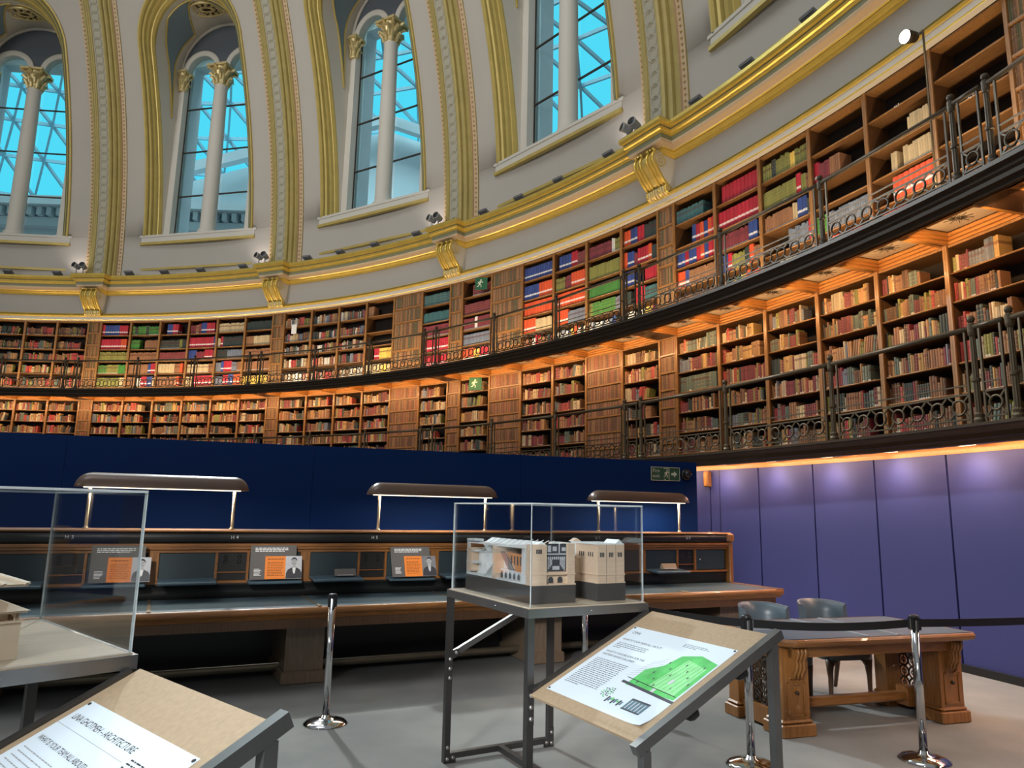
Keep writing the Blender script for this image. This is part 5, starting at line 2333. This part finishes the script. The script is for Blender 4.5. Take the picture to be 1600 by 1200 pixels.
ZB = .835
belt((*SP[2], ZB), (*SP[1], ZB), .022, 'black barrier belt stretched across the front of the carved table')
belt((*SP[1], ZB), (*SP[4], ZB), .012, 'black barrier belt running off to the right edge before the violet panels')
belt((*SP[3], ZB), (*SP[2], ZB), .03, 'black barrier belt behind the sloping poster board')

# ------------------------------------------------------------------ carved table
tc_ = dloc(4.235, 3.03)
RZT = RZD - R_(8.0)
tb = thing('library_table', 'carved oak library table with leather top, scroll bracket legs and pierced grille end', 'table', tc_, RZT)
TL, TD, TZ = .895, .47, .665
m = MB()
c = .085
oct_ = lambda e: [(-TL + c - e * .4, -TD - e), (TL - c + e * .4, -TD - e), (TL + e, -TD + c - e * .4), (TL + e, TD - c), (TL - c, TD + e), (-TL + c, TD + e), (-TL - e, TD - c), (-TL - e, -TD + c - e * .4)]


def octband(m, levels, mi=0):
    rows = [[Vector((x, y, z)) for x, y in oct_(e)] for e, z in levels]
    m.grid(rows, mi, False, True)


octband(m, [(-.04, TZ - .055), (-.035, TZ - .05), (-.01, TZ - .045), (.0, TZ - .03), (.004, TZ - .015), (-.004, TZ - .002), (-.02, TZ)])
m.add([(x, y, TZ - .002) for x, y in oct_(-.015)], [tuple(range(8))])
m.add([(x, y, TZ - .05) for x, y in oct_(-.03)], [tuple(range(7, -1, -1))])
m.build('table_top', OAKT, tb)
m = MB()
m.box(-TL + .05, TL - .05, -TD + .05, TD - .05, TZ - .003, TZ + .0015)
lt_ = m.build('leather_inlay', LEATHW, tb)
m = MB()
m.box(-TL + .05, TL - .05, -.006, .006, TZ + .0015, TZ + .004)
for x in (-.14, .14):
    m.box(x - .012, x + .012, -TD + .05, TD - .05, TZ + .0015, TZ + .008)
m.build('inlay_divider', INKG, lt_)
m = MB()
m.box(-TL + .13, TL - .13, -TD + .11, TD - .11, TZ - .135, TZ - .05)
m.box(-TL + .11, TL - .11, -TD + .09, TD - .09, TZ - .075, TZ - .05)
m.build('apron', OAKT, tb)
for sx in (-1, 1):
    for sy in (-1, 1):
        x0, x1 = sorted((sx * .60, sx * .82))
        yo, hd = (-.235, .085) if sy < 0 else (.26, .06)
        m = MB()
        m.box(x0, x1, yo - hd, yo + hd, .10, TZ - .06)
        m.cbox(x0 - .03, x1 + .03, yo - hd - .03, yo + hd + .03, 0, .085, .008)
        m.cbox(x0 - .018, x1 + .018, yo - hd - .018, yo + hd + .018, .085, .112, .012)
        leg = m.build('leg', OAKV, tb)
        yf = yo + sy * hd
        m = MB()
        xm = (x0 + x1) / 2
        sc_ = [(0, .62), (.072, .62), (.080, .585), (.066, .55), (.05, .53), (.058, .50), (.05, .465), (.03, .44), (.024, .405), (.012, .395), (0, .40)]
        m.prism([(yf + sy * a_, z - .015) for a_, z in sc_], xm - .055, xm + .055, 'yz', 0, True)
        for q in range(3):
            xx = xm - .03 + .03 * q
            m.tube([(xx, yf + sy * (a_ + .004), z - .015) for a_, z in sc_[1:9]], .012, 6)
        m.build('scroll_bracket', OAKV, leg)
        m = MB()
        for (a0, a1, z0, z1) in ((xm - .075, xm + .075, .135, .15), (xm - .075, xm + .075, .345, .36), (xm - .075, xm - .06, .135, .36), (xm + .06, xm + .075, .135, .36)):
            y0_, y1_ = sorted((yf, yf + sy * .008))
            m.box(a0, a1, y0_, y1_, z0, z1)
        m.tube([(xm + .055 * math.cos(t_), yf + sy * .006, .40 - .055 * math.sin(t_)) for t_ in [R_(q) for q in range(0, 181, 15)]], .008, 6)
        m.build('carved_panel', OAKV, leg)
        if sy < 0:
            m = MB()
            m.lathe([(.012, 0), (.014, .008), (.012, .018), (.004, .022)], 10)
            kb = m.build('knob', IRON, leg)
            kb.location = (xm, yf - .004, .29)
            kb.rotation_euler = (R_(90), 0, 0)
    xo = sx * .78
    m = MB()
    x0, x1 = sorted((sx * .70, sx * .80))
    m.box(x0, x1, -.119, .169, .02, .14)
    m.build('end_rail', OAKV, tb)
    m = MB()
    m.box(x0, x1, -.149, .199, .50, TZ - .06)
    m.build('end_rail', OAKV, tb)
    m = MB()
    xg = sx * .75
    for i in range(4):
        for j in range(4):
            y, z = -.11 + .09 * i, .185 + .09 * j
            m.tube([(xg, y + .045 * math.cos(2 * PI * k / 12), z + .045 * math.sin(2 * PI * k / 12)) for k in range(12)], .008, 5, 0, closed=True, up=(1, 0, 0))
            m.tube([(xg, y + .018 * math.cos(2 * PI * k / 8), z + .018 * math.sin(2 * PI * k / 8)) for k in range(8)], .006, 4, 0, closed=True, up=(1, 0, 0))
            m.beam((xg, y, z - .045), (xg, y, z + .045), .006, .006)
    m.box(xg - .003, xg + .003, -.148, .198, .14, .15)
    m.build('iron_grille', IRON, tb)
m = MB()
m.cbox(-.70, .70, -.045, .045, .10, .165, .014)
m.box(.55, .66, -.06, .06, .06, .2)
m.build('stretcher', OAKT, tb)

# ------------------------------------------------------------------ tub chairs
def chair():
    r = empty('leather_chair')
    SH = .44
    m = MB()
    n = 20
    sec = []
    for z, i in ((SH - .115, .0), (SH - .10, -.004), (SH - .03, -.004), (SH - .008, .012), (SH, .05)):
        row = []
        for k in range(n):
            t = 2 * PI * k / n
            sx_, sy_ = math.cos(t), math.sin(t)
            w = abs(sx_) ** .35 * (1 if sx_ > 0 else -1)
            q = abs(sy_) ** .35 * (1 if sy_ > 0 else -1)
            row.append(Vector((w * (.235 - i - .02 * (sy_ > 0)), q * (.25 - i), z)))
        sec.append(row)
    m.grid(sec, 0, True, True)
    m.add(sec[-1], [tuple(range(n))])
    m.add(sec[0], [tuple(range(n - 1, -1, -1))])
    m.build('seat', LEATHC, r)
    m = MB()
    N = 22
    inner, outer = [], []
    zz = [SH - .03, SH + .10, SH + .22, SH + .30, SH + .325]
    rows_i, rows_o = [], []
    for j, z in enumerate(zz):
        ri_, ro_ = [], []
        for k in range(N + 1):
            t = PI * (.10 + .80 * k / N)
            flare = .03 * (z - SH) / .3
            x, y = math.cos(t), math.sin(t)
            px, py = .245 * x, -.02 + .29 * y
            dz = -.03 * abs(x) ** 4 if j >= 3 else 0
            th = .032 if j < 4 else .012
            ro_.append(Vector((px * (1 + flare), py * (1 + flare) + flare, z + dz)))
            ri_.append(Vector((px * (1 + flare) - x * th * 1.6, (py * (1 + flare) + flare) - y * th * 1.6, z + dz)))
        rows_o.append(ro_)
        rows_i.append(ri_)
    m.grid(rows_o, 0, True)
    m.grid([rw[::-1] for rw in rows_i], 0, True)
    m.grid([rows_o[-1], rows_i[-1]], 0, True)
    m.grid([rows_i[0], rows_o[0]], 0, True)
    for e in (0, -1):
        col = [[a[e], b_[e]] for a, b_ in zip(rows_o, rows_i)]
        m.grid(col if e else [c_[::-1] for c_ in col], 0, True)
    m.build('backrest', LEATHC, r)
    for sx in (-1, 1):
        for sy in (-1, 1):
            m = MB()
            x, y = sx * .19, (sy * .20)
            pts = [(x, y, SH - .11), (x, y + .0, SH - .20), (x * 1.0, y + sy * .005, .18), (x * 1.02, y + (sy > 0) * .05, 0)]
            m.tube(pts, [.034, .027, .021, .016], 8)
            # curved knee bracket
            m.prism([(x - sx * .02, SH - .112), (x - sx * .10, SH - .112), (x - sx * .055, SH - .135), (x - sx * .03, SH - .17), (x - sx * .02, SH - .22)], y - .012, y + .012, 'xz')
            m.build('leg', OAKV if False else mat('dark_chair_leg', (.10, .055, .03), .4, var=.2), r)
    return r


c0 = chair()
for i, (s, off) in enumerate(((4.07, 2.47), (4.77, 2.47))):
    o = c0 if i == 0 else copy_tree(c0)
    o.location = dloc(s, off)
    o.rotation_euler = (0, 0, RZD - R_(12))
    tag(o, ('blue-grey leather tub chair behind the left half of the carved table', 'blue-grey leather tub chair behind the middle of the carved table, fully framed by it')[i], 'chair', 'leather chairs at the carved table')

# ------------------------------------------------------------------ light
def area(name, loc, to, sx, sy, power, col=(1, 1, 1), spread=None):
    l = bpy.data.lights.new(name, 'AREA')
    l.shape = 'RECTANGLE'
    l.size, l.size_y = sx, sy
    l.energy = power
    l.color = col
    if spread:
        l.spread = R_(spread)
    o = bpy.data.objects.new(name, l)
    COL.objects.link(o)
    o.location = loc
    d = (Vector(to) - Vector(loc)).normalized()
    q = d.to_track_quat('-Z', 'Y')
    o.rotation_euler = q.to_euler()
    return o


def strip(b, R, z, R2, z2, length, width, power, col, spread=None):
    l = bpy.data.lights.new('strip_light', 'AREA')
    l.shape = 'RECTANGLE'
    l.size, l.size_y = length, width
    l.energy = power
    l.color = col
    if spread:
        l.spread = R_(spread)
    o = bpy.data.objects.new('strip_light', l)
    COL.objects.link(o)
    p, q = pol(b, R, z), pol(b, R2, z2)
    d = (q - p).normalized()
    a = ang(b)
    x = Vector((math.cos(a), -math.sin(a), 0))
    zax = -d
    yax = zax.cross(x).normalized()
    o.matrix_world = Matrix(((x.x, yax.x, zax.x, p.x), (x.y, yax.y, zax.y, p.y), (x.z, yax.z, zax.z, p.z), (0, 0, 0, 1)))
    return o


WARM = (1.0, .62, .30)
WARM2 = (1.0, .74, .46)
LOW_P, UP_P, PAN_P = 18, 27, 5.8
for b in range(-1, 5):
    for f in (.17, .5, .83):
        bb = b + f
        if bb < -.75 or bb > 4.4:
            continue
        # under the upper gallery: lights the lower tier and the coffers
        strip(bb, 19.68, 4.50, 20.3, 4.25, 1.9, .05, LOW_P, WARM)
        # on the upper deck edge: lights the upper tier and the frieze from below
        strip(bb, 19.60, 4.90, 20.3, 5.85, 1.9, .05, UP_P, WARM2)
for b, k in [(2, 5)] + [(3, q) for q in range(6)] + [(4, 0)]:
    bb = press_b(b, k)
    l = bpy.data.lights.new('panel_light', 'SPOT')
    l.energy = PAN_P * 6
    l.color = (1, .74, .58)
    l.spot_size = R_(150)
    l.spot_blend = 1.0
    l.shadow_soft_size = .2
    o = bpy.data.objects.new('panel_light', l)
    COL.objects.link(o)
    p = pol(bb, 19.70, 2.20)
    o.location = p
    d = (pol(bb, RP, 1.75) - p).normalized()
    o.rotation_euler = d.to_track_quat('-Z', 'Y').to_euler()
for b in (2.9, 3.2, 3.5, 3.8, 4.1, 4.4):
    strip(b, 19.72, 2.20, RP, 1.5, 1.8, .05, 4.0, (1, .70, .62))
# coffers under the lower gallery
for b in (2.85, 3.17, 3.5, 3.83, 4.1):
    strip(b, 19.64, 2.252, 19.95, 2.25, 1.9, .025, 7, WARM)
# desk lamps
for s in (-.61, 1.965, 4.60):
    o = area('lamp_light', dloc(s, -.12, ZT + .345), dloc(s, -.12, 0), 1.2, .10, 14, (1, .93, .80))
    o.rotation_euler = (0, 0, RZD)
# daylight: through the great dome overhead, and a floodlight on the cornice beyond the partition
area('dome_daylight', (CX + 6, CY - 3, 27), (2, 4, 1), 12, 12, 1700, (.93, .97, 1.0))
area('courtyard_daylight', (-10, 24, 34), (-9, 32, 12), 40, 5, 9000, (.75, .95, 1.0))
l = bpy.data.lights.new('cornice_flood', 'SPOT')
l.energy = 6200
l.color = (.90, .97, 1.0)
l.spot_size = R_(62)
l.spot_blend = .5
l.shadow_soft_size = .2
o = bpy.data.objects.new('cornice_flood', l)
COL.objects.link(o)
fp = dloc(.6, -9.6, 10.5)
o.location = fp
o.rotation_euler = (dloc(1.6, 4.2, 0) - fp).normalized().to_track_quat('-Z', 'Y').to_euler()
# soft unseen spots added behind the camera to brighten the two display stands
for tx, ty, tz in ((.55, 3.9, .95), (-1.2, 2.2, .95)):
    l = bpy.data.lights.new('stand_fill', 'SPOT')
    l.energy = 4200
    l.color = (.96, .98, 1.0)
    l.spot_size = R_(17)
    l.spot_blend = .8
    l.shadow_soft_size = .8
    o = bpy.data.objects.new('stand_fill', l)
    COL.objects.link(o)
    p = Vector((tx - 3.6, ty - 9.0, 4.4))
    o.location = p
    o.rotation_euler = (Vector((tx, ty, tz)) - p).normalized().to_track_quat('-Z', 'Y').to_euler()
for s_, z_ in ((-.88, 1.0), (.38, 1.0), (1.69, 1.0)):  # unseen spots added to brighten each quotation board
    l = bpy.data.lights.new('board_fill', 'SPOT')
    l.energy = 5200
    l.color = (1, .95, .86)
    l.spot_size = R_(4.6)
    l.spot_blend = .6
    l.shadow_soft_size = .3
    o = bpy.data.objects.new('board_fill', l)
    COL.objects.link(o)
    tgt = dloc(s_, .1, z_)
    p = tgt + nn * 12.5 - dd * 4 + Vector((0, 0, 4.6))
    o.location = p
    o.rotation_euler = (tgt - p).normalized().to_track_quat('-Z', 'Y').to_euler()
area('upper_wall_fill', (-20, -12, 11), (-5, 20, 14.5), 9, 9, 480, (1.0, .97, .92), 62)  # fill added across the room to lift the dome walls
# strips added to warm the carpet, besides the lamps under the lower gallery
for b in (3.5, 3.85, 4.2, 4.5):
    strip(b, 19.2, 2.15, 18.4, 0, 1.8, .05, 18, (1, .62, .42), 110)
# floodlights grazing the drum wall beside each rib
for b in (-.06, .93, 1.93, 2.92):
    l = bpy.data.lights.new('drum_flood', 'SPOT')
    l.energy = 20
    l.color = (1, .88, .84)
    l.spot_size = R_(110)
    l.spot_blend = 1.0
    l.shadow_soft_size = .1
    o = bpy.data.objects.new('drum_flood', l)
    COL.objects.link(o)
    p = pol(b - .06, 19.95, 8.62)
    o.location = p
    o.rotation_euler = (pol(b - .06, 20.4, 9.5) - p).normalized().to_track_quat('-Z', 'Y').to_euler()

# ------------------------------------------------------------------ sky
w = bpy.data.worlds.new('sky')
sc.world = w
w.use_nodes = True
nt = w.node_tree
bg = nt.nodes['Background']
tcn = nt.nodes.new('ShaderNodeTexCoord')
sxn = nt.nodes.new('ShaderNodeSeparateXYZ')
nt.links.new(tcn.outputs['Generated'], sxn.inputs[0])
cr = nt.nodes.new('ShaderNodeValToRGB')
mr = nt.nodes.new('ShaderNodeMapRange')
mr.inputs['From Min'].default_value = -1
mr.inputs['From Max'].default_value = 1
sb = nt.nodes.new('ShaderNodeMath')
sb.operation = 'SUBTRACT'
nt.links.new(sxn.outputs['Y'], sb.inputs[0])
nt.links.new(sxn.outputs['X'], sb.inputs[1])
mnn = nt.nodes.new('ShaderNodeMath')
mnn.operation = 'MINIMUM'
nt.links.new(sxn.outputs['Y'], mnn.inputs[0])
nt.links.new(sb.outputs[0], mnn.inputs[1])
nt.links.new(mnn.outputs[0], mr.inputs['Value'])
nt.links.new(mr.outputs[0], cr.inputs['Fac'])
e = cr.color_ramp.elements
e[0].position, e[0].color = .73, (.25, .264, .275, 1)
e[1].position, e[1].color = .80, (.10, .74, .95, 1)
nt.links.new(cr.outputs['Color'], bg.inputs['Color'])
bg.inputs['Strength'].default_value = 1.0

sc.view_settings.view_transform = 'Standard'
sc.view_settings.look = 'None'
sc.view_settings.exposure = 0.0
sc.cycles.use_denoising = True
sc.cycles.max_bounces = 6
sc.cycles.transparent_max_bounces = 16
sc.cycles.caustics_reflective = False
sc.cycles.caustics_refractive = False
sc.cycles.sample_clamp_indirect = 6.0
